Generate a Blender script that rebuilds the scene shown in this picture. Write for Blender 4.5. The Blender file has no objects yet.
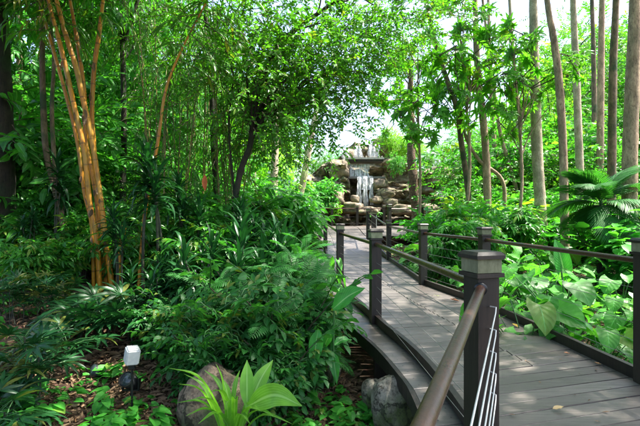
import bpy, bmesh, math
import numpy as np
from mathutils import Vector, noise
R = math.radians
S = bpy.context.scene
COL = S.collection
rng = np.random.default_rng(7)

# ------------------------------------------------------------------ camera
F, CX, HY, CH = 427.0, 320.0, 213.0, 1.30
cam_d = bpy.data.cameras.new('camera'); cam = bpy.data.objects.new('camera', cam_d); COL.objects.link(cam)
cam.location = (0, 0, CH); cam.rotation_euler = (R(90), 0, 0)
cam_d.sensor_width = 36; cam_d.lens = 36 * F / 640; cam_d.clip_end = 1000; cam_d.clip_start = 0.05
S.camera = cam
# ------------------------------------------------------------------ sky, sun, exposure
SUN_EL, SUN_AZ = 62, 84          # azimuth clockwise from +Y (away from camera), towards +X
w = bpy.data.worlds.new('World'); S.world = w; w.use_nodes = True
nt = w.node_tree; bg = nt.nodes['Background']
sky = nt.nodes.new('ShaderNodeTexSky'); sky.sky_type = 'NISHITA'; sky.sun_disc = False
sky.sun_elevation = R(SUN_EL); sky.sun_rotation = R(SUN_AZ); sky.dust_density = 4.0; sky.air_density = 1.0; sky.ozone_density = 1.0
nt.links.new(sky.outputs[0], bg.inputs[0]); bg.inputs[1].default_value = 0.15
sl = bpy.data.lights.new('sun', 'SUN'); sl.energy = 5.0; sl.angle = R(0.5); sl.color = (1, .95, .86)
so = bpy.data.objects.new('sun', sl); COL.objects.link(so)
sd = Vector((math.sin(R(SUN_AZ)) * math.cos(R(SUN_EL)), math.cos(R(SUN_AZ)) * math.cos(R(SUN_EL)), math.sin(R(SUN_EL))))
so.rotation_euler = sd.to_track_quat('Z', 'Y').to_euler(); so.location = (10, 10, 30)
S.view_settings.view_transform = 'Standard'; S.view_settings.look = 'None'; S.view_settings.gamma = 1
S.view_settings.use_curve_mapping = False; S.view_settings.exposure = 1.88
S.render.engine = 'CYCLES'
cy = S.cycles; cy.max_bounces = 6; cy.diffuse_bounces = 2; cy.glossy_bounces = 2; cy.transmission_bounces = 4; cy.transparent_max_bounces = 4
cy.caustics_reflective = False; cy.caustics_refractive = False; cy.use_denoising = True

# ------------------------------------------------------------------ helpers
def ss(a, b, x):
    t = np.clip((np.asarray(x, float) - a) / (b - a), 0, 1); return t * t * (3 - 2 * t)
def deckz(y): return 0.42 * ss(13.0, 16.0, y) + 0.21 * ss(16.0, 20.0, y)
def ground(x, y):
    x = np.asarray(x, float); y = np.asarray(y, float)
    z = -0.5 + 0.03 * np.clip(y - 3, 0, 10)
    z = z + 0.16 * np.clip(-x - 0.6, 0, 4.2) * ss(1.5, 5, y)
    z = z + 0.05 * np.clip(x - 2.8, 0, 8)
    z = z + 0.75 * ss(12, 24, y) + 3.2 * ss(32, 60, y)
    z = z + 0.05 * np.sin(x * 1.7 + 1.3) * np.cos(y * 1.3) + 0.03 * np.sin(x * 4.1) * np.sin(y * 3.7 + 1)
    under = ss(-1.2, -.1, x) * (1 - ss(2.2, 3.2, x)) * (1 - ss(22, 24, y))
    return z - 0.12 * under
def P(px, py, Y): return np.array([(px - CX) / F * Y, Y, CH - (py - HY) / F * Y])
def gx(px, Y): return (px - CX) / F * Y

class G:
    def __init__(s, v, q, uv=None, r=None, m=None):
        s.v = np.asarray(v, float).reshape(-1, 3); s.q = np.asarray(q, int).reshape(-1, 4)
        s.uv = np.zeros((len(s.v), 2)) if uv is None else np.asarray(uv, float)
        s.r = np.full(len(s.v), .5) if r is None else np.asarray(r, float)
        s.m = np.zeros(len(s.q), int) if m is None else np.asarray(m, int)
def mat(g, k): g.m = np.full(len(g.q), k, int); return g
def join(gs):
    o = 0; q = []
    for g in gs: q.append(g.q + o); o += len(g.v)
    return G(np.concatenate([g.v for g in gs]), np.concatenate(q), np.concatenate([g.uv for g in gs]),
             np.concatenate([g.r for g in gs]), np.concatenate([g.m for g in gs]))
def place(T, pos, M, s, rnd=None, jit=.8):
    pos = np.asarray(pos, float).reshape(-1, 3); n = len(pos)
    s = np.broadcast_to(np.asarray(s, float), (n,))
    if rnd is None: rnd = rng.random(n)
    v = np.einsum('nij,kj->nki', M * s[:, None, None], T.v) + pos[:, None, :]
    k = len(T.v)
    q = (T.q[None] + (np.arange(n) * k)[:, None, None]).reshape(-1, 4)
    r = np.clip(T.r[None] + (rnd[:, None] - .5) * jit, 0, 1).reshape(-1)
    return G(v.reshape(-1, 3), q, np.tile(T.uv, (n, 1)), r, np.tile(T.m, n))
def nrm(a): return a / np.maximum(np.linalg.norm(a, axis=-1, keepdims=True), 1e-9)
def frames(d, roll=0.0, up=None):
    d = nrm(np.asarray(d, float).reshape(-1, 3)); n = len(d)
    u = np.tile([0, 0, 1.0], (n, 1)) if up is None else np.asarray(up, float).reshape(-1, 3)
    u = u + rng.normal(0, .02, (n, 3))
    x = nrm(np.cross(d, u)); z = np.cross(x, d)
    if np.any(roll):
        a = rng.normal(0, roll, n) if np.isscalar(roll) else roll
        c, s_ = np.cos(a)[:, None], np.sin(a)[:, None]
        x, z = x * c + z * s_, z * c - x * s_
    return np.stack([x, d, z], axis=2)

def strip(L=1, w=.3, n=3, droop=.4, fold=.12, prof='oval', a0=0, cols=2, back=0, wav=0, r=.5):
    t = np.linspace(0, 1, n + 1)
    a = a0 - droop * t ** 1.2
    ds = L / n; am = (a[1:] + a[:-1]) / 2
    y = np.concatenate([[0], np.cumsum(np.cos(am) * ds)]); z = np.concatenate([[0], np.cumsum(np.sin(am) * ds)])
    if prof == 'oval': pr = np.sin(np.pi * np.clip(t, .04, .985) ** .85)
    elif prof == 'lance': pr = np.clip(1.25 * np.sin(np.pi * np.clip(t, .05, .985) ** .6), 0, 1)
    elif prof == 'strap': pr = np.minimum(1, np.minimum(.45 + t * 3, (1 - t) * 2.2 + .02))
    elif prof == 'heart': pr = np.interp(t, [0, .12, .3, .55, .8, .93, 1], [.78, .97, 1, .83, .47, .18, .02])
    else: pr = np.ones_like(t)
    u = np.linspace(-1, 1, cols + 1)
    V = np.zeros((n + 1, cols + 1, 3)); UV = np.zeros((n + 1, cols + 1, 2))
    for i in range(n + 1):
        h = w / 2 * pr[i]
        V[i, :, 0] = u * h
        off = fold * w * np.abs(u) * pr[i] + wav * w * np.sin(t[i] * 14 + u * 2) * np.abs(u)
        V[i, :, 1] = y[i] - np.sin(a[i]) * off - back * L * u * u * max(0, 1 - t[i] * 2.2)
        V[i, :, 2] = z[i] + np.cos(a[i]) * off
        UV[i, :, 0] = (u + 1) / 2; UV[i, :, 1] = t[i]
    idx = np.arange((n + 1) * (cols + 1)).reshape(n + 1, cols + 1)
    q = np.stack([idx[:-1, :-1], idx[:-1, 1:], idx[1:, 1:], idx[1:, :-1]], -1).reshape(-1, 4)
    g = G(V.reshape(-1, 3), q, UV.reshape(-1, 2)); g.r[:] = r; return g

def smooth_path(pts, k=6):
    pts = np.asarray(pts, float); n = len(pts)
    if n < 3: 
        t = np.linspace(0, 1, k + 1)[:, None]; return pts[0] * (1 - t) + pts[-1] * t
    e = np.vstack([2 * pts[0] - pts[1], pts, 2 * pts[-1] - pts[-2]]); out = []
    for i in range(1, n):
        p0, p1, p2, p3 = e[i - 1], e[i], e[i + 1], e[i + 2]
        for j in range(k):
            t = j / k
            out.append(.5 * ((2 * p1) + (-p0 + p2) * t + (2 * p0 - 5 * p1 + 4 * p2 - p3) * t * t + (-p0 + 3 * p1 - 3 * p2 + p3) * t ** 3))
    out.append(pts[-1]); return np.array(out)
def tube(pts, rad, sides=8, caps=False, m=0, lump=0):
    pts = np.asarray(pts, float); n = len(pts); rad = np.interp(np.linspace(0, 1, n), np.linspace(0, 1, len(np.atleast_1d(rad))), np.atleast_1d(rad))
    d = nrm(np.gradient(pts, axis=0)); ref = np.array([0.31, .95, .05]) if abs(d[0][1]) < .8 else np.array([.2, .1, .97])
    x = nrm(np.cross(d, ref)); y = np.cross(d, x)
    a = np.linspace(0, 2 * np.pi, sides, endpoint=False)
    rr = rad[:, None] * (1 + (rng.normal(0, lump, (n, sides)) if lump else 0))
    V = pts[:, None, :] + rr[..., None] * (np.cos(a)[None, :, None] * x[:, None, :] + np.sin(a)[None, :, None] * y[:, None, :])
    ln = np.concatenate([[0], np.cumsum(np.linalg.norm(np.diff(pts, axis=0), axis=1))])
    idx = np.arange(n * sides).reshape(n, sides); nx = np.roll(idx, -1, 1)
    q = np.stack([idx[:-1], nx[:-1], nx[1:], idx[1:]], -1).reshape(-1, 4)
    uv = np.stack([np.tile(np.arange(sides) / sides, n), np.repeat(ln, sides)], 1)
    V = V.reshape(-1, 3)
    if caps:
        c0 = len(V); V = np.vstack([V, pts[0], pts[-1]]); uv = np.vstack([uv, [0, 0], [0, ln[-1]]])
        k = np.arange(0, sides, 2)
        qa = np.stack([np.full(len(k), c0), idx[0][(k + 2) % sides], idx[0][(k + 1) % sides], idx[0][k]], 1)
        qb = np.stack([np.full(len(k), c0 + 1), idx[-1][k], idx[-1][(k + 1) % sides], idx[-1][(k + 2) % sides]], 1)
        q = np.vstack([q, qa, qb])
    g = G(V, q, uv); g.m[:] = m; return g
def box(c, s, rz=0, r=.5):
    c = np.asarray(c, float); s = np.asarray(s, float) / 2
    v = np.array([[a, b, d] for a in (-1, 1) for b in (-1, 1) for d in (-1, 1)], float) * s
    co, si = math.cos(rz), math.sin(rz)
    v = v @ np.array([[co, si, 0], [-si, co, 0], [0, 0, 1]]) + c
    q = [[0, 1, 3, 2], [4, 6, 7, 5], [0, 4, 5, 1], [2, 3, 7, 6], [0, 2, 6, 4], [1, 5, 7, 3]]
    g = G(v, q); g.r[:] = r; return g
def beam(a, b, w_, h, r=.5):      # box from a to b (points at its centre), width w_, height h
    a = np.asarray(a, float); b = np.asarray(b, float); d = nrm(b - a); x = nrm(np.cross(d, [0, 0, 1.0])); z = np.cross(x, d)
    v = [p + x * sx * w_ / 2 + z * sz * h / 2 for p in (a, b) for sx in (-1, 1) for sz in (-1, 1)]
    q = [[0, 1, 3, 2], [4, 6, 7, 5], [0, 4, 5, 1], [2, 3, 7, 6], [0, 2, 6, 4], [1, 5, 7, 3]]
    L = np.linalg.norm(b - a)
    g = G(np.array(v), q, [[0, 0], [1, 0], [0, 0], [1, 0], [0, L], [1, L], [0, L], [1, L]]); g.r[:] = r; return g

def mesh_of(name, g, mats, smooth=False):
    me = bpy.data.meshes.new(name); n, k = len(g.v), len(g.q)
    me.vertices.add(n); me.vertices.foreach_set('co', g.v.astype(np.float32).ravel())
    me.loops.add(k * 4); me.loops.foreach_set('vertex_index', g.q.astype(np.int32).ravel())
    me.polygons.add(k); me.polygons.foreach_set('loop_start', np.arange(0, 4 * k, 4, dtype=np.int32))
    me.polygons.foreach_set('material_index', g.m.astype(np.int32))
    me.polygons.foreach_set('use_smooth', np.full(k, smooth))
    me.update(calc_edges=True)
    uv = me.uv_layers.new(name='UVMap'); uv.data.foreach_set('uv', g.uv[g.q.ravel()].astype(np.float32).ravel())
    at = me.attributes.new('rnd', 'FLOAT', 'POINT'); at.data.foreach_set('value', g.r.astype(np.float32))
    for m in (mats if isinstance(mats, (list, tuple)) else [mats]): me.materials.append(m)
    return me
def tag(o, label=None, cat=None, group=None, kind=None):
    if label: o['label'] = label
    if cat: o['category'] = cat
    if group: o['group'] = group
    if kind: o['kind'] = kind
    return o
def thing(name, label, cat, loc=(0, 0, 0), group=None, kind=None):
    o = bpy.data.objects.new(name, None); COL.objects.link(o); o.location = [float(a) for a in loc]; o.empty_display_size = .1
    return tag(o, label, cat, group, kind)
def part(name, g, mats, parent=None, smooth=False, world=False):
    if world and parent is not None: g.v = g.v - np.array(parent.location)
    o = bpy.data.objects.new(name, mesh_of(name, g, mats, smooth)); COL.objects.link(o)
    if parent is not None: o.parent = parent
    return o
def copy_thing(root, loc, rz=0, sc=1):
    def cp(o, par):
        c = o.copy(); COL.objects.link(c); c.parent = par
        for ch in list(o.children): cp(ch, c)
        return c
    c = cp(root, None); return c
class Proto:
    def __init__(s, root, H): s.root, s.H, s.used = root, H, False
def spawn(pr, x, y, z=None, h=None, top=None, rz=None, label=None, group=None, sxy=1.0, cat=None):
    z = float(ground(x, y)) - .03 if z is None else z
    o = pr.root if not pr.used else copy_thing(pr.root, None)
    pr.used = True
    if top is not None: h = CH - (top - HY) / F * y - z
    sc = 1.0 if h is None else h / pr.H
    o.location = (x, y, z); o.scale = (sc * sxy, sc * sxy, sc)
    o.rotation_euler = (0, 0, float(rng.random() * 6.28) if rz is None else rz)
    if label: o['label'] = label
    if group: o['group'] = group
    if cat: o['category'] = cat
    return o

# ------------------------------------------------------------------ materials
def newmat(name):
    m = bpy.data.materials.new(name); m.use_nodes = True; n = m.node_tree
    b = n.nodes['Principled BSDF']; return m, n, b
def N(n, t, **k):
    x = n.nodes.new(t)
    for a, v in k.items(): setattr(x, a, v)
    return x
def ramp(n, src, stops):
    r = N(n, 'ShaderNodeValToRGB'); e = r.color_ramp.elements
    while len(e) < len(stops): e.new(.5)
    for i, (p, c) in enumerate(stops): e[i].position = p; e[i].color = (*c, 1)
    n.links.new(src, r.inputs[0]); return r
def math_(n, op, a, b=None, c=None):
    x = N(n, 'ShaderNodeMath', operation=op)
    for i, v in enumerate((a, b, c)):
        if v is None: continue
        if hasattr(v, 'links'): n.links.new(v, x.inputs[i])
        else: x.inputs[i].default_value = v
    return x.outputs[0]
def mix(n, f, a, b, mode='MIX'):
    x = N(n, 'ShaderNodeMix', data_type='RGBA', blend_type=mode)
    for i, v in ((0, f), (6, a), (7, b)):
        if hasattr(v, 'links'): n.links.new(v, x.inputs[i])
        elif i == 0: x.inputs[0].default_value = v
        else: x.inputs[i].default_value = (*v, 1)
    return x.outputs[2]
def leafmat(name, c1, c2, rough=.4, tf=.35, tcol=None, lines=0, rib=None, ribw=.05, odd=(.22, .2, .03), oddat=.985, spec=.32, veins=0):
    m, n, b = newmat(name); L = n.links
    a = N(n, 'ShaderNodeAttribute', attribute_name='rnd'); oi = N(n, 'ShaderNodeObjectInfo')
    f = math_(n, 'MULTIPLY_ADD', oi.outputs['Random'], .24, math_(n, 'SUBTRACT', a.outputs['Fac'], .12))
    mid = tuple((p + q) / 2 for p, q in zip(c1, c2))
    st = [(0, c1), (.5, mid), (.93, c2), (oddat, odd)] if oddat < 1 else [(0, c1), (1, c2)]
    col = ramp(n, f, st).outputs[0]
    tx = N(n, 'ShaderNodeTexCoord')
    no = N(n, 'ShaderNodeTexNoise'); no.inputs['Scale'].default_value = 9; no.inputs['Detail'].default_value = 3
    L.new(tx.outputs['Object'], no.inputs['Vector'])
    col = mix(n, .55, col, mix(n, math_(n, 'MULTIPLY_ADD', no.outputs[0], 1.6, -.3), tuple(c * .55 for c in c1), tuple(min(1, c * 1.35) for c in c2)))
    if rib or veins:
        uv = N(n, 'ShaderNodeUVMap'); sp = N(n, 'ShaderNodeSeparateXYZ'); L.new(uv.outputs[0], sp.inputs[0])
        du = math_(n, 'ABSOLUTE', math_(n, 'SUBTRACT', sp.outputs[0], .5))
        k = math_(n, 'LESS_THAN', du, ribw)
        if veins:
            vv = math_(n, 'SINE', math_(n, 'MULTIPLY', math_(n, 'SUBTRACT', sp.outputs[1], math_(n, 'MULTIPLY', du, .7)), veins))
            k2 = math_(n, 'MULTIPLY', math_(n, 'GREATER_THAN', vv, .95), .3)
            k = math_(n, 'MAXIMUM', k, k2)
            bp = N(n, 'ShaderNodeBump'); bp.inputs['Strength'].default_value = .15; bp.inputs['Distance'].default_value = .006
            L.new(vv, bp.inputs['Height']); L.new(bp.outputs[0], b.inputs['Normal'])
        if lines: k = math_(n, 'MAXIMUM', k, math_(n, 'MULTIPLY', math_(n, 'GREATER_THAN', math_(n, 'SINE', math_(n, 'MULTIPLY', sp.outputs[0], lines)), .6), .35))
        col = mix(n, math_(n, 'MULTIPLY', k, .6), col, rib or c2)
    L.new(col, b.inputs['Base Color']); b.inputs['Roughness'].default_value = rough
    b.inputs['Specular IOR Level'].default_value = spec
    tr = N(n, 'ShaderNodeBsdfTranslucent')
    tc = mix(n, 1.0, col, tcol or (2.2, 2.4, .8), 'MULTIPLY'); L.new(tc, tr.inputs[0])
    ms = N(n, 'ShaderNodeMixShader'); ms.inputs[0].default_value = tf
    L.new(b.outputs[0], ms.inputs[1]); L.new(tr.outputs[0], ms.inputs[2])
    L.new(ms.outputs[0], n.nodes['Material Output'].inputs[0]); return m
def barkmat(name, c1, c2, sc=6, stretch=.25, bump=.5, moss=None, rings=0, rough=.85, crack=0):
    m, n, b = newmat(name); L = n.links
    tx = N(n, 'ShaderNodeTexCoord'); mp = N(n, 'ShaderNodeMapping'); mp.inputs['Scale'].default_value = (1, 1, stretch)
    L.new(tx.outputs['Object'], mp.inputs[0])
    a = N(n, 'ShaderNodeTexNoise'); a.inputs['Scale'].default_value = sc; a.inputs['Detail'].default_value = 8; a.inputs['Roughness'].default_value = .65
    L.new(mp.outputs[0], a.inputs['Vector'])
    col = ramp(n, a.outputs[0], [(.33, c1), (.62, c2)]).outputs[0]
    h = a.outputs[0]
    if rings:
        uv = N(n, 'ShaderNodeUVMap'); sp = N(n, 'ShaderNodeSeparateXYZ'); L.new(uv.outputs[0], sp.inputs[0])
        fr = math_(n, 'FRACT', math_(n, 'MULTIPLY_ADD', sp.outputs[1], rings, math_(n, 'MULTIPLY', a.outputs[0], .12)))
        k = math_(n, 'LESS_THAN', fr, .07)
        col = mix(n, math_(n, 'MULTIPLY', k, .75), col, tuple(c * .3 for c in c1))
    if moss:
        a2 = N(n, 'ShaderNodeTexNoise'); a2.inputs['Scale'].default_value = 2.3; a2.inputs['Detail'].default_value = 5; L.new(tx.outputs['Object'], a2.inputs['Vector'])
        k = ramp(n, a2.outputs[0], [(.48, (0, 0, 0)), (.62, (1, 1, 1))]).outputs[0]
        col = mix(n, k, col, moss)
    f2 = N(n, 'ShaderNodeTexNoise'); f2.inputs['Scale'].default_value = 38; f2.inputs['Detail'].default_value = 7; f2.inputs['Roughness'].default_value = .75
    L.new(mp.outputs[0], f2.inputs['Vector'])
    col = mix(n, ramp(n, f2.outputs[0], [(.36, (1, 1, 1)), (.5, (0, 0, 0))]).outputs[0], col, mix(n, .75, col, tuple(c * .35 for c in c1)))
    h = math_(n, 'ADD', h, math_(n, 'MULTIPLY', f2.outputs[0], .5))
    if crack:
        vo = N(n, 'ShaderNodeTexVoronoi', feature='DISTANCE_TO_EDGE'); vo.inputs['Scale'].default_value = crack
        wv = mix(n, .12, tx.outputs['Object'], f2.outputs['Color']); L.new(wv, vo.inputs['Vector'])
        ck = ramp(n, vo.outputs['Distance'], [(.0, (0, 0, 0)), (.035, (1, 1, 1))]).outputs[0]
        col = mix(n, math_(n, 'MULTIPLY', math_(n, 'SUBTRACT', 1.0, ck), .7), col, tuple(c * .3 for c in c1)); h = math_(n, 'ADD', h, math_(n, 'MULTIPLY', ck, .5))
    L.new(col, b.inputs['Base Color']); b.inputs['Roughness'].default_value = rough
    bp = N(n, 'ShaderNodeBump'); bp.inputs['Strength'].default_value = bump; bp.inputs['Distance'].default_value = .03
    L.new(h, bp.inputs['Height']); L.new(bp.outputs[0], b.inputs['Normal']); return m
def plain(name, c, rough=.6, metal=0, noise_=.0, sc=20, spec=.5, bump=0):
    m, n, b = newmat(name); L = n.links
    b.inputs['Roughness'].default_value = rough; b.inputs['Metallic'].default_value = metal; b.inputs['Specular IOR Level'].default_value = spec
    tx = N(n, 'ShaderNodeTexCoord'); a = N(n, 'ShaderNodeTexNoise'); a.inputs['Scale'].default_value = sc; a.inputs['Detail'].default_value = 6
    L.new(tx.outputs['Object'], a.inputs['Vector'])
    col = mix(n, math_(n, 'MULTIPLY_ADD', a.outputs[0], 1.6, -.3), tuple(x * (1 - noise_) for x in c), tuple(min(1, x * (1 + noise_)) for x in c))
    L.new(col, b.inputs['Base Color'])
    if bump:
        bp = N(n, 'ShaderNodeBump'); bp.inputs['Strength'].default_value = bump; bp.inputs['Distance'].default_value = .01
        L.new(a.outputs[0], bp.inputs['Height']); L.new(bp.outputs[0], b.inputs['Normal'])
    return m
M = {}
M['small'] = leafmat('small_leaf', (.018, .10, .014), (.09, .27, .022), .38, .42)
M['lime'] = leafmat('lime_leaf', (.07, .25, .018), (.22, .44, .03), .4, .45)
M['mid'] = leafmat('mid_leaf', (.014, .10, .02), (.06, .26, .03), .36, .38, rib=(.14, .36, .08))
M['umb'] = leafmat('umbrella_leaf', (.035, .16, .018), (.12, .33, .03), .4, .5, rib=(.18, .4, .08))
M['bamboo'] = leafmat('bamboo_leaf', (.018, .095, .016), (.085, .24, .025), .38, .4, odd=(.3, .2, .04), oddat=.97)
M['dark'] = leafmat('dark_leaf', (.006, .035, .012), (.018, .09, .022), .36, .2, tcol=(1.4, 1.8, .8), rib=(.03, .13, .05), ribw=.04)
M['broad'] = leafmat('broad_leaf', (.012, .08, .018), (.045, .2, .035), .36, .3, rib=(.08, .25, .09), ribw=.035, veins=42, odd=(.2, .16, .03), oddat=.95)
M['fern'] = leafmat('fern_leaf', (.014, .10, .022), (.05, .22, .04), .5, .35)
M['taro'] = leafmat('taro_leaf', (.018, .12, .025), (.085, .30, .04), .42, .36, rib=(.16, .42, .14), ribw=.022, veins=34, oddat=.97)
M['bright'] = leafmat('bright_strap', (.05, .20, .015), (.17, .40, .04), .34, .35, rib=(.34, .55, .18), ribw=.05, lines=60, oddat=2)
M['canna'] = leafmat('canna_leaf', (.025, .19, .03), (.06, .3, .05), .28, .35, rib=(.3, .52, .22), ribw=.035, veins=70, oddat=2)
M['palm'] = leafmat('palm_leaf', (.008, .06, .014), (.025, .14, .025), .5, .25, rib=(.08, .25, .06), ribw=.12)
M['cover'] = leafmat('cover_leaf', (.022, .17, .025), (.075, .32, .04), .38, .35)
M['litter'] = leafmat('litter', (.05, .032, .022), (.33, .22, .13), .75, .1, odd=(.34, .12, .03), oddat=.96, spec=.2, tcol=(1, 1, 1))
M['stem'] = plain('green_stem', (.035, .12, .025), .5, noise_=.3)
M['twig'] = plain('twig', (.07, .05, .03), .8, noise_=.3)
M['bark_pale'] = barkmat('bark_pale', (.28, .22, .145), (.60, .50, .37), 7, .5, 1.0, moss=(.30, .26, .18))
M['bark_tan'] = barkmat('bark_tan', (.19, .125, .08), (.54, .38, .25), 8, .35, 1.0, moss=(.28, .21, .13))
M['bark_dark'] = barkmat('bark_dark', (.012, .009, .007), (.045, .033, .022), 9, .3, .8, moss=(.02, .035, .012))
M['bark_mid'] = barkmat('bark_mid', (.08, .055, .033), (.24, .17, .10), 9, .35, .8, moss=(.05, .075, .03))
M['bark_palm'] = barkmat('bark_palm', (.05, .03, .018), (.2, .12, .075), 12, 1.2, 1.0, rings=3.2)
M['culm'] = barkmat('golden_culm', (.40, .15, .008), (.62, .27, .014), 5, .15, .3, rings=3.1, rough=.45, moss=(.38, .22, .02))
M['culm_g'] = barkmat('dull_culm', (.12, .13, .03), (.27, .2, .05), 3, .12, .12, rings=3.5, rough=.5)
M['cane'] = barkmat('cane_stem', (.02, .028, .016), (.06, .065, .035), 6, .5, .3, rings=14, rough=.6)
M['rock'] = barkmat('boulder', (.08, .055, .035), (.34, .25, .17), 9, 1, 1.0, moss=(.07, .10, .025), crack=2.6)
M['rock_p'] = barkmat('pale_boulder', (.13, .115, .085), (.42, .37, .29), 14, 1, 1.0, moss=(.10, .13, .04), crack=5)
M['cliff'] = barkmat('cliff_rock', (.09, .07, .05), (.37, .30, .21), 2.2, 2.2, 1.0, moss=(.14, .15, .06), crack=1.1)
M['slab'] = plain('slab_stone', (.16, .15, .14), .7, noise_=.3, sc=4, bump=.4)
M['steel'] = plain('steel_cable', (.22, .22, .21), .45, .6, noise_=.1)
M['cable_w'] = plain('pale_cable', (.62, .62, .6), .35, .2, noise_=.08)
M['black'] = plain('black_plastic', (.012, .013, .014), .38, noise_=.2)
M['white_p'] = plain('white_plastic', (.62, .62, .58), .55, noise_=.12, sc=30, bump=.1)
M['wall_w'] = plain('white_render', (.72, .72, .7), .8, noise_=.05, sc=1)
M['glass'] = plain('window_glass', (.03, .045, .05), .08, noise_=.1, sc=.4)
M['greenp'] = plain('green_paint', (.015, .16, .09), .5, noise_=.1)
M['gravel'] = plain('pale_gravel', (.38, .35, .3), .9, noise_=.35, sc=6, bump=.6)

def timber(name, c1, c2, rough=.5, dirt=.5, axis=(18, 1.2, 18), wear=None):
    m, n, b = newmat(name); L = n.links
    tx = N(n, 'ShaderNodeTexCoord'); at = N(n, 'ShaderNodeAttribute', attribute_name='rnd')
    mp = N(n, 'ShaderNodeMapping'); mp.inputs['Scale'].default_value = axis; L.new(tx.outputs['Object'], mp.inputs[0])
    cmb = N(n, 'ShaderNodeCombineXYZ'); L.new(math_(n, 'MULTIPLY', at.outputs['Fac'], 40), cmb.inputs[0]); L.new(cmb.outputs[0], mp.inputs['Location'])
    g = N(n, 'ShaderNodeTexNoise'); g.inputs['Scale'].default_value = 2.2; g.inputs['Detail'].default_value = 9; g.inputs['Roughness'].default_value = .7; L.new(mp.outputs[0], g.inputs['Vector'])
    d = N(n, 'ShaderNodeTexNoise'); d.inputs['Scale'].default_value = 2.0; d.inputs['Detail'].default_value = 6; L.new(tx.outputs['Object'], d.inputs['Vector'])
    col = ramp(n, g.outputs[0], [(.3, c1), (.7, c2)]).outputs[0]
    v = math_(n, 'MULTIPLY_ADD', at.outputs['Fac'], .55, .72)
    mm = N(n, 'ShaderNodeMix', data_type='RGBA', blend_type='MULTIPLY'); mm.inputs[0].default_value = 1; L.new(col, mm.inputs[6]); L.new(v, mm.inputs[7]); col = mm.outputs[2]
    col = mix(n, math_(n, 'MULTIPLY', ramp(n, d.outputs[0], [(.4, (0, 0, 0)), (.65, (1, 1, 1))]).outputs[0], dirt), col, wear or tuple(x * .5 for x in c1))
    L.new(col, b.inputs['Base Color'])
    L.new(math_(n, 'MULTIPLY_ADD', d.outputs[0], .35, rough - .15), b.inputs['Roughness'])
    bp = N(n, 'ShaderNodeBump'); bp.inputs['Strength'].default_value = .35; bp.inputs['Distance'].default_value = .006
    L.new(g.outputs[0], bp.inputs['Height']); L.new(bp.outputs[0], b.inputs['Normal']); return m
M['deck'] = timber('deck_board', (.066, .056, .050), (.165, .143, .130), .38, .4, (1.5, 22, 22), wear=(.11, .10, .085))
M['post'] = timber('dark_timber', (.008, .006, .005), (.030, .019, .014), .5, .45, (20, 20, 1.5), wear=(.024, .022, .014))
M['rail'] = timber('rail_timber', (.020, .008, .005), (.085, .032, .017), .27, .3, (16, 16, 16), wear=(.06, .038, .025))
M['moss_t'] = timber('mossy_timber', (.15, .16, .08), (.33, .34, .2), .8, .3, (14, 14, 6))

# soil
m, n, b = newmat('soil'); L = n.links; tx = N(n, 'ShaderNodeTexCoord')
a = N(n, 'ShaderNodeTexNoise'); a.inputs['Scale'].default_value = 14; a.inputs['Detail'].default_value = 10; L.new(tx.outputs['Object'], a.inputs['Vector'])
vo = N(n, 'ShaderNodeTexVoronoi'); vo.inputs['Scale'].default_value = 22; L.new(tx.outputs['Object'], vo.inputs['Vector'])
c = ramp(n, a.outputs[0], [(.3, (.018, .011, .006)), (.55, (.07, .04, .02)), (.75, (.15, .09, .05))]).outputs[0]
c = mix(n, .35, c, vo.outputs['Color'], 'MULTIPLY'); L.new(c, b.inputs['Base Color']); b.inputs['Roughness'].default_value = .95
bp = N(n, 'ShaderNodeBump'); bp.inputs['Strength'].default_value = 1; bp.inputs['Distance'].default_value = .03; L.new(a.outputs[0], bp.inputs['Height']); L.new(bp.outputs[0], b.inputs['Normal'])
M['soil'] = m
# falling water
m, n, b = newmat('falling_water'); L = n.links; tx = N(n, 'ShaderNodeTexCoord'); mp = N(n, 'ShaderNodeMapping'); mp.inputs['Scale'].default_value = (16, 16, .8); L.new(tx.outputs['Object'], mp.inputs[0])
a = N(n, 'ShaderNodeTexNoise'); a.inputs['Scale'].default_value = 2; a.inputs['Detail'].default_value = 5; L.new(mp.outputs[0], a.inputs['Vector'])
b.inputs['Base Color'].default_value = (.85, .88, .9, 1); b.inputs['Roughness'].default_value = .35
tp = N(n, 'ShaderNodeBsdfTransparent'); ms = N(n, 'ShaderNodeMixShader')
L.new(ramp(n, a.outputs[0], [(.36, (.08, .08, .08)), (.68, (.85, .85, .85))]).outputs[0], ms.inputs[0]); L.new(tp.outputs[0], ms.inputs[1]); L.new(b.outputs[0], ms.inputs[2])
L.new(ms.outputs[0], n.nodes['Material Output'].inputs[0]); M['water'] = m

# ------------------------------------------------------------------ ground
xs = np.unique(np.concatenate([np.arange(-8, 10, .2), np.linspace(-90, -8, 40), np.linspace(10, 90, 40)]))
ys = np.unique(np.concatenate([np.arange(-4, 16, .2), np.linspace(16, 140, 70), np.linspace(-30, -4, 14)]))
XX, YY = np.meshgrid(xs, ys); ZZ = ground(XX, YY)
idx = np.arange(XX.size).reshape(XX.shape)
gg = G(np.stack([XX, YY, ZZ], -1).reshape(-1, 3), np.stack([idx[:-1, :-1], idx[:-1, 1:], idx[1:, 1:], idx[1:, :-1]], -1).reshape(-1, 4))
tag(part('ground', gg, M['soil'], None, True), 'brown soil under the garden plants', 'ground', kind='structure')

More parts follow.
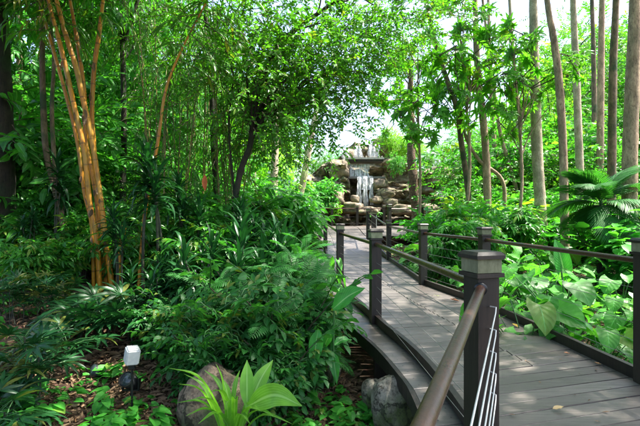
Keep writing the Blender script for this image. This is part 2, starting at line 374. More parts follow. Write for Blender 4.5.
# ------------------------------------------------------------------ boardwalk
Ledge = np.array([(-1.3, -1.5), (-.75, -.2), (-.1, .7), (.84, 2.12), (.90, 2.6), (.87, 3.72), (.66, 5.09), (.36, 7.76), (.17, 14.0), (-.1, 15.6), (-.6, 17), (-.6, 22.2)])
Redge = np.array([(2.6, -1.5), (2.6, 1), (2.46, 3.28), (2.27, 5.9), (1.87, 7.76), (1.88, 11.8), (1.73, 15.4), (1.73, 17), (1.73, 22.2)])
Ledge = np.vstack([Ledge[:3], smooth_path(np.c_[Ledge[3:9], np.zeros(6)], 4)[:, :2], Ledge[9:]])
def lx(y): return float(np.interp(y, Ledge[:, 1], Ledge[:, 0]))
def rx(y): return float(np.interp(y, Redge[:, 1], Redge[:, 0]))
bw = thing('boardwalk', 'grey weathered timber boardwalk with dark kerb boards winding to the waterfall', 'boardwalk', kind='structure')
boards = []
def slab_quad(p, t=.03, r=.5):   # p: 4 xy corners, top at deckz, boards with a chamfer
    p = np.asarray(p, float); z = deckz(p[:, 1]); c = p.mean(0)
    top = np.c_[p + (c - p) * np.array([.004, .03]), z]; mid = np.c_[p, z - .004]; bot = np.c_[p, z - t]
    v = np.vstack([top, mid, bot]); q = [[0, 1, 2, 3]]
    for i in range(4):
        j = (i + 1) % 4; q += [[4 + i, 4 + j, j, i], [8 + i, 8 + j, 4 + j, 4 + i]]
    g = G(v, q); g.r[:] = r; return g
y = -1.4; W = .135
while y < 21.9:
    k = .28 * (1 - ss(3.6, 6.5, y)) + .0          # near boards lie at a slant
    f = lambda x, yy: yy + k * (x - 1.2)
    l, r_ = lx(y) - .0, rx(y)
    cuts = [l, r_]
    s1 = 1.30 - .0 * y if y < 3.2 else np.interp(y, [3.2, 5.3, 6.5, 9.3, 12.3, 16, 22], [1.85, 1.5, 1.33, 1.02, .58, .4, .3])
    if y > 3.4: cuts = [l, s1, r_]
    for a_, b_ in zip(cuts[:-1], cuts[1:]):
        if b_ - a_ < .05: continue
        rr = rng.random(); dz = rng.normal(0, .0012)
        yj = y + rng.normal(0, .002)
        g_ = slab_quad([(a_ + .004, f(a_, yj)), (b_ - .004, f(b_, yj)), (b_ - .004, f(b_, yj + W)), (a_ + .004, f(a_, yj + W))], r=rr)
        g_.v[:, 2] += dz; boards.append(g_)
    y += W + .008
# platform branch to the right
y = 16.4
while y < 22:
    boards.append(slab_quad([(1.76, y), (8, y), (8, y + .14), (1.76, y + .14)], r=rng.random())); y += .148
# outer strip beyond the kerb
Outer = np.array([(-1.5, -1.0), (-.35, .3), (.3, 1.3), (.62, 2.2), (.70, 3.08), (.66, 3.61), (.58, 4.17), (.42, 4.89), (.28, 5.72), (.05, 7.7), (-.1, 10), (-.2, 14)])
Outer = np.vstack([Outer[:1], smooth_path(np.c_[Outer[1:10], np.zeros(9)], 4)[:, :2], Outer[10:]])
def ox(y): return float(np.interp(y, Outer[:, 1], Outer[:, 0]))
y = 1.0
while y < 13.8:
    w2 = .27
    if lx(y) - .03 - ox(y) > .06:
        g_ = slab_quad([(ox(y), y - .04), (lx(y), y), (lx(y + w2), y + w2), (ox(y + w2), y + w2 - .04)], r=rng.random())
        g_.v[:, 2] -= .012; boards.append(g_)
    y += w2 + .008
part('planking', join(boards), M['deck'], bw)
scr = []
for bd_ in boards:
    c_ = bd_.v[:4].mean(0)
    if c_[1] > 8 or c_[1] < 1.5: continue
    e0 = bd_.v[0], bd_.v[3], bd_.v[1], bd_.v[2]
    for (p_, q_), o_ in (((e0[0], e0[1]), .06), ((e0[2], e0[3]), -.06)):
        for k_ in (.25, .75):
            w_ = p_ + (q_ - p_) * k_ + np.array([o_, 0, .0012]); a_ = np.linspace(0, 2 * np.pi, 8, endpoint=False)
            v_ = np.c_[w_[0] + .0065 * np.cos(a_), w_[1] + .0065 * np.sin(a_), np.full(8, w_[2])]; scr.append(G(v_, [[0, 1, 2, 3], [0, 3, 4, 7], [4, 5, 6, 7]]))
part('screws', join(scr), M['black'], bw)
def kerb(pts, off=0, h=.095, w_=.045, z0=.0):
    gs = []
    for (x0, y0), (x1, y1) in zip(pts[:-1], pts[1:]):
        n_ = max(1, int(abs(y1 - y0) + abs(x1 - x0)) // 2)
        for i in range(n_):
            a_ = np.array([x0 + (x1 - x0) * i / n_ + off, y0 + (y1 - y0) * i / n_]); b_ = np.array([x0 + (x1 - x0) * (i + 1) / n_ + off, y0 + (y1 - y0) * (i + 1) / n_])
            gs.append(beam((*a_, deckz(a_[1]) + z0 + h / 2), (*b_, deckz(b_[1]) + z0 + h / 2), w_, h, rng.random()))
    return gs
part('kerb_board', join(kerb([tuple(p) for p in Ledge if 2.1 < p[1] < 15.7], 0)), M['post'], bw)
part('kerb_board', join(kerb([tuple(p) for p in Redge[:7]], 0.02)), M['post'], bw)
fas = kerb([tuple(p) for p in Outer], -.02, .13, .04, -.145) + kerb([tuple(p) for p in Redge], .07, .2, .04, -.24)
part('fascia', join(fas), M['post'], bw)
js = []
for yy in np.arange(1.5, 21, 1.5):
    for xx in (lx(yy) - .12, rx(yy) - .1):
        zg = float(ground(xx, yy)); js.append(box((xx, yy, (zg - .2 + deckz(yy) - .05) / 2), (.12, .12, deckz(yy) - .05 - zg + .2), 0, rng.random()))
part('support', join(js), M['post'], bw)

# ------------------------------------------------------------------ railings
def post_g(x, y, z, rz, H=1.04, s=.12):
    sh = box((x, y, z + (H - .13) / 2 - .03), (s, s, H - .13 + .06), rz, rng.random())
    c1 = box((x, y, z + H - .1175), (s * 1.3, s * 1.3, .02), rz, rng.random())
    c2 = box((x, y, z + H - .071), (s * 1.14, s * 1.14, .068), rz, rng.random())
    zt = z + H - .036
    h, t = s * 1.36 / 2, s * .55
    co, si = math.cos(rz), math.sin(rz)
    v = [(a * h, b_ * h, zt) for a, b_ in ((-1, -1), (1, -1), (1, 1), (-1, 1))] + [(a * h, b_ * h, zt + .018) for a, b_ in ((-1, -1), (1, -1), (1, 1), (-1, 1))] + [(a * t, b_ * t, zt + .034) for a, b_ in ((-1, -1), (1, -1), (1, 1), (-1, 1))]
    v = np.array([(x + a * co - b_ * si, y + a * si + b_ * co, c_) for a, b_, c_ in v])
    q = [[3, 2, 1, 0], [8, 9, 10, 11]]
    for l0 in (0, 4):
        for i in range(4):
            j = (i + 1) % 4; q.append([l0 + i, l0 + j, l0 + 4 + j, l0 + 4 + i])
    c3 = G(v, q); c3.r[:] = rng.random()
    return sh, join([c1, c3]), c2
def railing(name, label, pts, zs=None, H=1.11, rz=None, s=.12, rail_h=.93, ncab=5, skip=(), rr=.024, group=None, cm='steel', mats=('post', 'moss_t')):
    t = thing(name, label, 'railing', (pts[0][0], pts[0][1], deckz(pts[0][1]) if zs is None else zs[0]), group)
    zz = [deckz(p[1]) for p in pts] if zs is None else zs
    for i, (p, z) in enumerate(zip(pts, zz)):
        a = np.array(pts[min(i + 1, len(pts) - 1)]) - np.array(pts[max(i - 1, 0)]); ang = math.atan2(a[1], a[0]) - math.pi / 2 if rz is None else rz[i]
        sh, cp, blk = post_g(p[0], p[1], z, ang, H, s)
        po = part('post', sh, M[mats[0]], t, world=True); c = part('cap', cp, M[mats[0]], None); c.data.transform(__import__('mathutils').Matrix.Translation([-q for q in t.location])); c.parent = po
        bk = part('cap_block', blk, M[mats[1]], None); bk.data.transform(__import__('mathutils').Matrix.Translation([-q for q in t.location])); bk.parent = po
    for i in range(len(pts) - 1):
        if i in skip: continue
        a = np.array([*pts[i], zz[i]]); b_ = np.array([*pts[i + 1], zz[i + 1]]); d = nrm(b_ - a)
        A, B = a + d * s * .5, b_ - d * s * .5
        mid = (A + B) / 2
        part('handrail', tube(np.array([A, mid, B]) + [0, 0, rail_h], rr, 14), M['rail'], t, True, world=True)
        for k in range(ncab):
            hz = .16 + k * (rail_h - .24) / ncab
            C = tube(np.array([A, mid, B]) + [0, 0, hz], .0022, 5)
            part('cable', C, M[cm], t, True, world=True)
    return t
NP = (.815, 2.16)
lp = [NP, (.66, 5.09), (.364, 7.76), (.17, 13.6), (.0, 15.5), (-.41, 17.2)]
lrail = railing('railing', 'dark timber railing on the left edge of the boardwalk, with mossy post caps', lp, rz=[R(16), R(8), R(6), R(4), R(8), 0])
# handrail turning at the near post towards the camera, with five pale cables bent at their ends
a = np.array([NP[0] - .03, NP[1] - .075, .93]); e = np.array([.22, .90, .86]); d = nrm(e - a)
hr = part('handrail', tube(np.array([a, a + d * .5, e, e + d * .9]), .0225, 20), M['rail'], lrail, True, world=True)
part('rail_collar', tube(np.array([a - d * .012, a, a + d * .014]), .031, 20, caps=True), M['black'], lrail, True, world=True)
for k, hz in enumerate((.84, .73, .62, .52, .42)):
    p0 = np.array([NP[0] + .022, NP[1] - .06, hz]); p1 = p0 + np.array([.008, -.05, .006]); 
    path = np.array([p0, p0 * .5 + p1 * .5, p1, p1 + d * .03 + [0, 0, -.018], p1 + d * .4 + [0, 0, -.022], p1 + d * 1.7 + [0, 0, -.03]])
    part('cable', tube(path, .0032, 8), M['cable_w'], lrail, True, world=True)
rp = [(2.6, .9), (2.48, 3.24), (2.27, 5.9), (1.87, 7.76), (1.90, 11.8), (1.73, 15.4)]
railing('railing', 'dark timber railing along the right edge of the boardwalk, before the big leaves', rp, rz=[R(4), R(3), R(8), R(8), 0, 0])
fp = [(2.58, 15.9), (3.9, 16.4), (5.4, 16.9), (7.2, 17.6)]
railing('railing', 'distant dark railing of the raised side platform, right of the waterfall foot', fp, zs=[.52, .52, .52, .52], ncab=3)
bp_ = [(-.6, 22), (.62, 22.0), (1.92, 22.0), (3.3, 22.0)]
railing('railing', 'pale sunlit railing across the far end of the boardwalk, below the waterfall', bp_, zs=[.6] * 4, ncab=2, rr=.025)
# low bollard at the far bend
bt = thing('bollard_light', 'low square bollard with a pale side at the far bend of the boardwalk', 'bollard', (2.45, 19.5, .6))
part('post', box((0, 0, .33), (.2, .2, .66)), M['post'], bt); part('side_panel', box((.115, -.0, .32), (.03, .18, .6)), M['wall_w'], bt); part('cap', box((0, 0, .685), (.27, .25, .05)), M['moss_t'], bt)

# ------------------------------------------------------------------ plant templates
def rdirs(n, zlo=-1, zhi=1):
    z = rng.uniform(zlo, zhi, n); a = rng.uniform(0, 2 * np.pi, n); r = np.sqrt(np.maximum(0, 1 - z * z)); return np.stack([r * np.cos(a), r * np.sin(a), z], 1)
def twig(L=.5, nl=12, ll=.11, lw=.05, droop=.5, prof='oval', n=2, spread=.9, hang=0, fold=.12, sag=.25, tip=True):
    t = np.linspace(.12, 1, nl); pts = np.stack([rng.normal(0, .02, nl) * L, t * L, -sag * L * t ** 2], 1)
    side = np.where(np.arange(nl) % 2, 1, -1)[:, None]
    d = np.stack([side[:, 0] * np.sin(spread) * rng.uniform(.7, 1.2, nl), np.full(nl, math.cos(spread)), rng.normal(.05 - hang, .3, nl)], 1)
    if tip: d[-1] = [0, 1, -.2 - hang]
    lf = strip(ll, lw, n, droop, fold, prof)
    st = tube(np.array([[0, 0, 0], [0, L * .5, -sag * L * .25], [0, L, -sag * L]]), [.006, .003], 3, m=1)
    return join([place(lf, pts, frames(d, .35), rng.uniform(.7, 1.25, nl)), st])
def crown(ells, tw, per, scale=(.8, 1.3), out=.6, down=.25, jit=.6, clus=None, cr=.45):
    """ells: (cx,cy,cz,rx,ry,rz,clusters)"""
    gs = []; cents = []
    for (cx_, cy_, cz_, rx_, ry_, rz_, nc) in ells:
        c0 = np.array([cx_, cy_, cz_]); rad = np.array([rx_, ry_, rz_])
        cc = c0 + rdirs(nc) * rad * (rng.random(nc)[:, None] ** .45)
        cents.append(cc)
        sz = rng.uniform(.5, 1.35, nc) * cr
        n_ = nc * per
        ci = np.repeat(np.arange(nc), per)
        off = rng.normal(0, 1, (n_, 3)) * sz[ci][:, None] * [1, 1, .6]
        pos = cc[ci] + off
        d = nrm(off) * out + nrm(pos - c0) * .4 + rng.normal(0, .4, (n_, 3)) + [0, 0, -down]
        rn = np.clip(.5 + .28 * rng.normal(0, 1, nc)[ci] + rng.normal(0, .12, n_), 0, 1)
        k = rng.integers(0, len(tw), n_)
        for j, T in enumerate(tw):
            s_ = k == j
            if s_.any(): gs.append(place(T, pos[s_], frames(d[s_], .5), rng.uniform(*scale, s_.sum()), rn[s_], jit))
    return join(gs), np.concatenate(cents)
def limbs(path, cents, r0, n_=10, sides=6):
    gs = []; path = np.asarray(path, float); path = path[int(len(path) * .42):]
    for c in cents[rng.permutation(len(cents))[:n_]]:
        k = np.argmin(np.linalg.norm(path - (c - [0, 0, .8 + .35 * np.linalg.norm((c - path[-1])[:2])]), axis=1)); a = path[k]
        L_ = np.linalg.norm(c - a); m1 = a + (c - a) * .35 + rng.normal(0, .08, 3) * L_ + [0, 0, .12 * L_]; m2 = a + (c - a) * .7 + rng.normal(0, .06, 3) * L_ + [0, 0, .1 * L_]
        gs.append(tube(smooth_path([a, m1, m2, c], 4), [min(r0 * .5, .012 * L_ + .01), .006], sides))
    return gs
TW_S = [twig(.42, 13, .095, .042, .5) for _ in range(3)]
TW_T = [twig(.5, 12, .13, .06, .6, hang=.2) for _ in range(3)]
TW_M = [twig(.5, 11, .19, .07, .7, hang=.35, n=3, prof='lance') for _ in range(3)]
TW_B = [twig(.6, 12, .2, .026, .7, hang=.7, n=3, prof='lance', sag=.6, fold=.1) for _ in range(3)]
def palmate(nl=7, ll=.26, lw=.075, droop=.6, pet=.2, a0=.1, full=2 * math.pi * .86, prof='lance', n=3):
    a = np.linspace(-full / 2, full / 2, nl); d = np.stack([np.sin(a), np.cos(a), np.full(nl, -.05)], 1)
    lf = strip(ll, lw, n, droop, .15, prof, a0)
    g = place(lf, np.tile([0, pet, 0], (nl, 1)), frames(d, .15), rng.uniform(.8, 1.1, nl) * (1 - .25 * (np.abs(a) / np.pi)))
    return join([g, tube([[0, 0, 0], [0, pet * .5, .02], [0, pet, 0]], .006, 4, m=1)])
TW_P = []
for _ in range(3):
    pl = palmate(); n_ = 7; a = rng.uniform(0, 6.28, n_)
    TW_P.append(join([place(pl, np.zeros((n_, 3)) + [0, .1, 0], frames(np.stack([np.cos(a), np.sin(a), rng.uniform(-.3, .6, n_)], 1), .2), rng.uniform(.8, 1.2, n_)), tube([[0, -.5, 0], [0, -.2, .0], [0, .1, 0]], .012, 5, m=1)]))

def finish(name, label, cat, group, partsL, H):
    t = thing(name, label, cat, (0, 0, 0), group)
    for nm, g, mt, sm in partsL: part(nm, g, mt, t, sm)
    return Proto(t, float(np.percentile(np.concatenate([g.v[:, 2] for _, g, _, _ in partsL]), 99.3)))
def tree_proto(name, label, cat, group, H, ells, tw, per, leafm, bark, r0=.1, lean=.3, sc=(.8, 1.3), cr=.45, nl=12, down=.25, top=.85):
    c, cents = crown(ells, tw, per, sc, cr=cr, down=down)
    p = smooth_path([(0, 0, -.3), (rng.normal(0, lean * .3), rng.normal(0, lean * .3), H * .3), (rng.normal(0, lean * .6), rng.normal(0, lean * .6), H * .6), (0, 0, H * top)], 6)
    tr = join([tube(p, [r0 * 1.25, r0, r0 * .8, r0 * .3], 9, lump=.04)] + limbs(p, cents, r0, nl))
    return finish(name, label, cat, group, [('trunk', tr, bark, True), ('crown', c, [leafm, M['twig']], False)], H)

def dracaena(nst=1, H=1.3, ll=.36, lw=.05, nleaf=34, mt='dark', droop=1.0, tops=1):
    gs, st = [], []
    lf = [strip(ll, lw, 6, droop * d_, .16, 'strap', .25) for d_ in (.7, 1.2, 1.6)]
    for i in range(nst):
        bx, by = np.clip(rng.normal(0, .035 * nst, 2), -.3, .3); h = H * rng.uniform(.75, 1.05) if nst > 1 else H
        tip = np.array([bx + rng.normal(0, .08), by + rng.normal(0, .08), h])
        st.append(tube(smooth_path([(bx, by, -.1), (bx + rng.normal(0, .03), by, h * .5), tip], 5), [.017, .013], 7, m=0))
        k = nleaf; a = np.arange(k) * 2.4; e_ = np.interp(np.arange(k), [0, k - 1], [-.35, 1.15]) + rng.normal(0, .12, k)
        d = np.stack([np.cos(a) * np.cos(e_), np.sin(a) * np.cos(e_), np.sin(e_)], 1)
        pos = tip + np.stack([np.zeros(k), np.zeros(k), np.interp(np.arange(k), [0, k], [-.22, .03])], 1)
        kk = rng.integers(0, 3, k)
        for j in range(3):
            if (kk == j).any(): gs.append(place(lf[j], pos[kk == j], frames(d[kk == j], .15), rng.uniform(.75, 1.15, (kk == j).sum())))
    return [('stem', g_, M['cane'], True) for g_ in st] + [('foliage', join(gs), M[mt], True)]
def rhapis(nst=7, H=1.0, ll=.3, spread=.35):
    gs, st = [], []
    fans = [palmate(k, ll, .045, .75, .28, .15, math.pi * 1.15, 'strap', 4) for k in (6, 8, 9)]
    for i in range(nst):
        b0 = np.array([*rng.normal(0, spread * .4, 2), -.05]); h = H * rng.uniform(.45, 1.0); tip = b0 + [*rng.normal(0, .1, 2), h]
        st.append(tube(smooth_path([b0, (b0 + tip) / 2, tip], 3), .01, 6))
        k = 6; a = rng.uniform(0, 6.28) + np.arange(k) * 1.1; e_ = rng.uniform(-.1, .9, k); d = np.stack([np.cos(a) * np.cos(e_), np.sin(a) * np.cos(e_), np.sin(e_)], 1)
        pos = tip - np.array([0, 0, 1]) * rng.uniform(0, .3, k)[:, None] * h
        for j in range(k): gs.append(place(fans[rng.integers(0, 3)], pos[j:j + 1], frames(d[j:j + 1], .3), rng.uniform(.8, 1.2)))
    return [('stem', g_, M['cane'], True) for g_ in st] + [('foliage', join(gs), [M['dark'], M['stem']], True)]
def frond(L=.7, npair=18, pl=.13, pw=.03, droop=1.0, a0=.9, taper=True, prof='oval', sub=False, ang=1.25, vee=0.):
    t = np.linspace(0, 1, 9); a = a0 - droop * t; ds = L / 8
    y = np.concatenate([[0], np.cumsum(np.cos((a[1:] + a[:-1]) / 2) * ds)]); z = np.concatenate([[0], np.cumsum(np.sin((a[1:] + a[:-1]) / 2) * ds)])
    rach = tube(np.stack([np.zeros(9), y, z], 1), [.004 * L / .7, .001], 4, m=1)
    tt = np.repeat(np.linspace(.14, .99, npair), 2); sd_ = np.tile([-1, 1], npair)
    pos = np.stack([np.zeros(len(tt)), np.interp(tt, t, y), np.interp(tt, t, z)], 1); aa = np.interp(tt, t, a)
    fw = ang - .5 * tt
    d = np.stack([sd_ * np.sin(fw), np.cos(fw) * np.cos(aa), np.cos(fw) * np.sin(aa) + vee], 1)
    size = (np.sin(np.pi * np.clip(tt * .85 + .12, 0, 1)) ** .7) if taper else np.ones(len(tt))
    lf = strip(pl, pw, 3 if not sub else 2, .35, .08, prof)
    if sub:
        lf = join([place(strip(.035, .016, 1, .2, .05), np.stack([np.zeros(14), np.repeat(np.linspace(.1, .95, 7), 2) * pl, np.zeros(14)], 1), frames(np.stack([np.tile([-1, 1], 7), np.full(14, .45), np.zeros(14)], 1)), np.repeat(np.linspace(1.1, .5, 7), 2)), strip(pl, .006, 1, .2, 0)])
    return join([place(lf, pos, frames(d, .12, np.stack([np.zeros(len(tt)), -np.sin(aa), np.cos(aa)], 1)), size, jit=.3), rach])
def fern(nst=9, H=.75, W=.3):
    fr = [frond(.4, 17, .09, .022, d_, a_) for d_, a_ in ((1.0, .6), (1.3, .9), (.8, .3))]
    out = []
    for i in range(nst):
        a = rng.uniform(0, 6.28); h = H * rng.uniform(.3, 1); tip = np.array([math.cos(a) * W * rng.uniform(.2, 1), math.sin(a) * W * rng.uniform(.2, 1), h])
        st = tube(smooth_path([(0, 0, -.05), tip * [.4, .4, .6], tip], 4), [.006, .003], 5, m=1); k = 7; aa = np.arange(k) * 2.4 + a; gs = [st]
        pos = tip * np.linspace(.45, 1, k)[:, None]; d = np.stack([np.cos(aa), np.sin(aa), rng.uniform(-.2, .4, k)], 1)
        for j in range(3): gs.append(place(fr[j], pos[j::3], frames(d[j::3], .2), rng.uniform(.6, 1.1, len(pos[j::3])), jit=.5))
        out.append(('frond', join(gs), [M['fern'], M['stem']], False))
    return out
HEART = [strip(.40, .40, 8, d_, f_, 'heart', .1, cols=4, back=.18, wav=.03) for d_, f_ in ((.5, .1), (.8, .05), (.35, .16))]
def taro(nl=9, H=.75, mt='taro', sz=.62, flat=.0):
    gs, st = [], []
    for i in range(nl):
        a = i * 2.4 + rng.normal(0, .3); h = H * rng.uniform(.45, 1.05); o = h * rng.uniform(.3, .8); tip = np.array([math.cos(a) * o, math.sin(a) * o, h])
        st.append(tube(smooth_path([(rng.normal(0, .03), rng.normal(0, .03), -.05), tip * [.4, .4, .6], tip], 5), [.008, .004], 6))
        d = [math.cos(a), math.sin(a), rng.uniform(-.75, -.1)]
        gs.append(place(HEART[i % 3], [tip], frames([d], .3), rng.uniform(.55, 1.15) * sz))
    return [('stalk', g_, M['stem'], True) for g_ in st] + [('leaf', g_, M[mt], True) for g_ in gs]
def shrub(H=.8, W=.6, nst=9, ll=.13, lw=.06, mt='broad', per=12, prof='oval', hang=.3, n=3, comp=False):
    gs, st = [], []; tw = [twig(.32, 8, ll, lw, .6, prof, n, hang=hang, fold=.14) for _ in range(3)]
    if comp:
        pl = [palmate(5, ll, lw, .5, .1, .0, math.pi * 1.1, prof, n) for _ in range(3)]; tw = []
        for p_ in pl:
            k_ = 4; pp = np.stack([np.zeros(k_), np.linspace(.08, .3, k_), -np.linspace(0, .05, k_)], 1); dd_ = np.stack([np.where(np.arange(k_) % 2, .9, -.9), np.full(k_, .6), rng.uniform(-.4, .1, k_)], 1)
            tw.append(join([place(p_, pp, frames(dd_, .3), rng.uniform(.7, 1.1, k_)), tube([[0, 0, 0], [0, .15, -.02], [0, .3, -.05]], .004, 4, m=1)]))
    for i in range(nst):
        a = rng.uniform(0, 6.28); o = W * rng.uniform(.1, .9); tip = np.array([math.cos(a) * o, math.sin(a) * o, H * rng.uniform(.55, .95)])
        p = smooth_path([(0, 0, -.05), tip * [.35, .35, .6], tip], 5); st.append(tube(p, [.012, .004], 5))
        k = per; q = p[rng.integers(3, len(p), k)]; d = rdirs(k, -.2, .8)
        for j in range(3): gs.append(place(tw[j], q[j::3], frames(d[j::3], .3), rng.uniform(.7, 1.2, len(q[j::3]))))
    return [('stems', join(st), M['twig'], True), ('foliage', join(gs), [M[mt], M['stem']], n > 2)]
def bamboo(nc=11, H=8, spread=.7, lean=1.2, rc=.02, mt='culm_g', dens=15, lo=.15):
    gs, st = [], []
    for i in range(nc):
        b0 = np.array([*rng.normal(0, spread * .4, 2), -.1]); a = rng.uniform(0, 6.28); o = lean * rng.uniform(.3, 1.2); h = H * rng.uniform(.7, 1.1)
        tip = b0 + [math.cos(a) * o, math.sin(a) * o, h]
        p = smooth_path([b0, b0 * .7 + tip * .3 + [0, 0, h * .08], b0 * .3 + tip * .7 + [0, 0, h * .05], tip + [math.cos(a) * .5, math.sin(a) * .5, -.3]], 8)
        st.append(tube(p, [rc, rc * .8, rc * .25], 7))
        k = dens; q = p[rng.integers(int(len(p) * lo), len(p), k)] + rng.normal(0, .18, (k, 3)); d = rdirs(k, -.7, .35)
        for j in range(3): gs.append(place(TW_B[j], q[j::3], frames(d[j::3], .3), rng.uniform(.8, 1.5, len(q[j::3]))))
    return [('culm', g_, M[mt], True) for g_ in st] + [('foliage', join(gs), [M['bamboo'], M['twig']], False)]

# prototypes -------------------------------------------------------
gT = 'leafy trees standing behind the garden'
TREES = []
for i in range(4):
    ellA = [(0, 0, 5.6, 1.9, 1.9, 2.6, 46), (rng.normal(0, .5), rng.normal(0, .5), 3.0, 1.5, 1.5, 1.5, 20)]
    TREES.append(tree_proto('broadleaf_tree', 'slender broadleaf tree with small glossy leaves', 'tree', gT, 8.2, ellA, [TW_S, TW_T, TW_M, TW_T][i], [17, 13, 11, 14][i],
                            M[['small', 'mid', 'mid', 'lime'][i]], M[['bark_mid', 'bark_tan', 'bark_mid', 'bark_pale'][i]], .09, .4, (.9, 1.4), .5, 12))
SAPS = []
for i in range(3):
    e_ = [(0, 0, 1.7, 1.0, 1.0, 1.25, 26)]
    SAPS.append(tree_proto('sapling', 'bushy young tree filling the gap between trunks', 'tree', 'bushy young trees', 3.0, e_, [TW_T, TW_M, TW_S][i], [14, 12, 20][i], M[['mid', 'mid', 'small'][i]], M['bark_mid'], .03, .2, (.8, 1.3), .34, 8))
LIME = tree_proto('lime_bush', 'lime green bush', 'bush', None, 2.6, [(0, 0, 1.35, 1.3, 1.0, 1.1, 40)], TW_S, 22, M['lime'], M['bark_mid'], .04, .2, (.8, 1.2), .3, 8)
PALMT = tree_proto('umbrella_tree', 'umbrella tree with large finger shaped leaves', 'tree', None, 7.5, [(0, 0, 5.4, 1.7, 1.5, 1.7, 20)], TW_P, 2, M['umb'], M['bark_tan'], .05, .5, (.9, 1.4), .5, 14, down=.1)
BAMB = [finish('bamboo_stand', 'green bamboo stand with drooping narrow leaves', 'bamboo', 'green bamboo stands', bamboo(), 8), finish('bamboo_stand', 'green bamboo stand with drooping narrow leaves', 'bamboo', 'green bamboo stands', bamboo(12, 8, .5, 1.6, .018), 8)]
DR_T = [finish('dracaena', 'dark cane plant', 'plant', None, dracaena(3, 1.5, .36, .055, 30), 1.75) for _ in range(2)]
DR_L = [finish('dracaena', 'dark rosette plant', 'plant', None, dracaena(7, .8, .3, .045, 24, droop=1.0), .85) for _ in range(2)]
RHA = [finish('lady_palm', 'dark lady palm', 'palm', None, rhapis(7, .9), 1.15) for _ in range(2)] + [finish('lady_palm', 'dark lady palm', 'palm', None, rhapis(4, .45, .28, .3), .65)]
FERN = [finish('fern', 'green fern', 'fern', None, fern(11, .8), .6), finish('fern', 'green fern', 'fern', None, fern(9, .7, .38), .5)]
TARO = [finish('elephant_ear', 'elephant ear plant', 'plant', None, taro(17, .8), .9), finish('elephant_ear', 'elephant ear plant', 'plant', None, taro(13, .7, sz=.62), .8), finish('elephant_ear', 'elephant ear plant', 'plant', None, taro(18, .5, sz=.36), .58)]
SHR = [finish('shrub', 'leafy shrub', 'shrub', None, shrub(.8, .5, 10, .12, .042, 'broad', 9, 'oval', .3, 3, True), .95), finish('shrub', 'leafy shrub', 'shrub', None, shrub(.75, .6, 11, .09, .05), .9),
       finish('shrub', 'leafy shrub', 'shrub', None, shrub(1.4, .8, 18, .16, .05, 'mid', 16, 'lance', .5), 1.65)]
LSH = [finish('shrub', 'light green shrub', 'shrub', None, shrub(.8, .6, 12, .12, .055, 'lime', 12), .95), finish('shrub', 'light green shrub', 'shrub', None, shrub(.7, .7, 14, .1, .06, 'cover', 12), .85)]
def near(g, lo, hi): return rng.uniform(lo, hi)

# ------------------------------------------------------------------ named trees (trunks traced as paths at their own distance)
def big_tree(name, label, path, Y, wpx, bark, top_z=9.5, cr=None, leafm='small', tw=None, group=None, lumps=.03, forks=(), rbase=1.5, nl=9, per=20, Ys=None, down=.2):
    pts = [P(px, py, Y if Ys is None else Ys[i]) for i, (px, py) in enumerate(path)]
    if pts[0][2] > pts[-1][2]: pts = pts[::-1]
    pts = np.array(pts)
    b0 = pts[0].copy(); gz = float(ground(b0[0], b0[1])) - .15
    if b0[2] > gz + .1:
        dd = (pts[1] - pts[0]); dd = dd / max(.2, dd[2]); q = b0 + dd * (gz - b0[2]) * .5; q[2] = gz; pts = np.vstack([q, pts])
    tp = pts[-1]
    if top_z > tp[2] + .5:
        dd = pts[-1] - pts[-2]; dd = dd / max(.3, dd[2]); q = tp + dd * (top_z - tp[2]) * .7; q[2] = top_z; pts = np.vstack([pts, q])
    base = pts[0].copy(); sp = smooth_path(pts, 8); r = wpx / F * Y / 2
    t = thing(name, label, 'tree', base, group)
    gs = [tube(sp, [r * rbase, r * 1.04, r, r * .98, r * .95, r * .92, r * .85, r * .75, r * .6, r * .45], 14, lump=lumps)]
    for fk in forks:
        fpts = np.array([P(a, b_, Y) for a, b_ in fk[0]]); gs.append(tube(smooth_path(fpts, 6), [fk[1] / F * Y / 2, fk[1] / F * Y / 3], 9, lump=lumps))
    if cr:
        ells = [(c[0], c[1], c[2], c[3], c[4], c[5], c[6]) for c in cr]
        cg, cents = crown(ells, tw or TW_S, per, (.9, 1.4), cr=.5, down=down)
        gs += limbs(sp, cents, r, nl)
        part('crown', cg, [M[leafm], M['twig']], t, False, world=True)
    g = join(gs); g.v = g.v - base
    part('trunk', g, bark, t, True); return t
def over(px, Y, z, r=1.6, h=1.1, k=16): x = gx(px, Y); return [(x, Y, z, r, r, h, k)]
big_tree('tall_tree', 'straight pale smooth trunk rising full height, widest pale one at the right', [(541.5, 232), (540, 200), (537, 150), (535, 80), (533, 0)], 12, 11, M['bark_pale'], cr=over(533, 12, 10), per=12)
big_tree('tall_tree', 'tan trunk with a sun patch just right of the widest pale trunk', [(565, 245), (564, 200), (563, 150), (559, 81), (553, 35), (547, 0)], 10, 8, M['bark_tan'], cr=over(540, 10, 9), per=12)
big_tree('tall_tree', 'slim pale trunk leaning slightly left behind the palm', [(581, 205), (579, 150), (576, 70), (573, 0)], 14, 7.5, M['bark_pale'], cr=over(573, 14, 10.5), per=12)
big_tree('tall_tree', 'thin sunlit tan trunk standing above the centre of the cycad palm', [(599, 210), (600, 150), (601, 70), (602, 0)], 15, 7, M['bark_tan'], top_z=10)
big_tree('tall_tree', 'thin dark trunk just behind the sunlit tan one above the palm', [(592, 210), (594, 150), (594, 80), (592, 0)], 18, 5, M['bark_mid'], top_z=11.5)
big_tree('tall_tree', 'grey brown trunk second from the right edge', [(611, 230), (612, 150), (613, 70), (616, 0)], 11, 8, M['bark_mid'], cr=over(612, 11, 9.5), per=12)
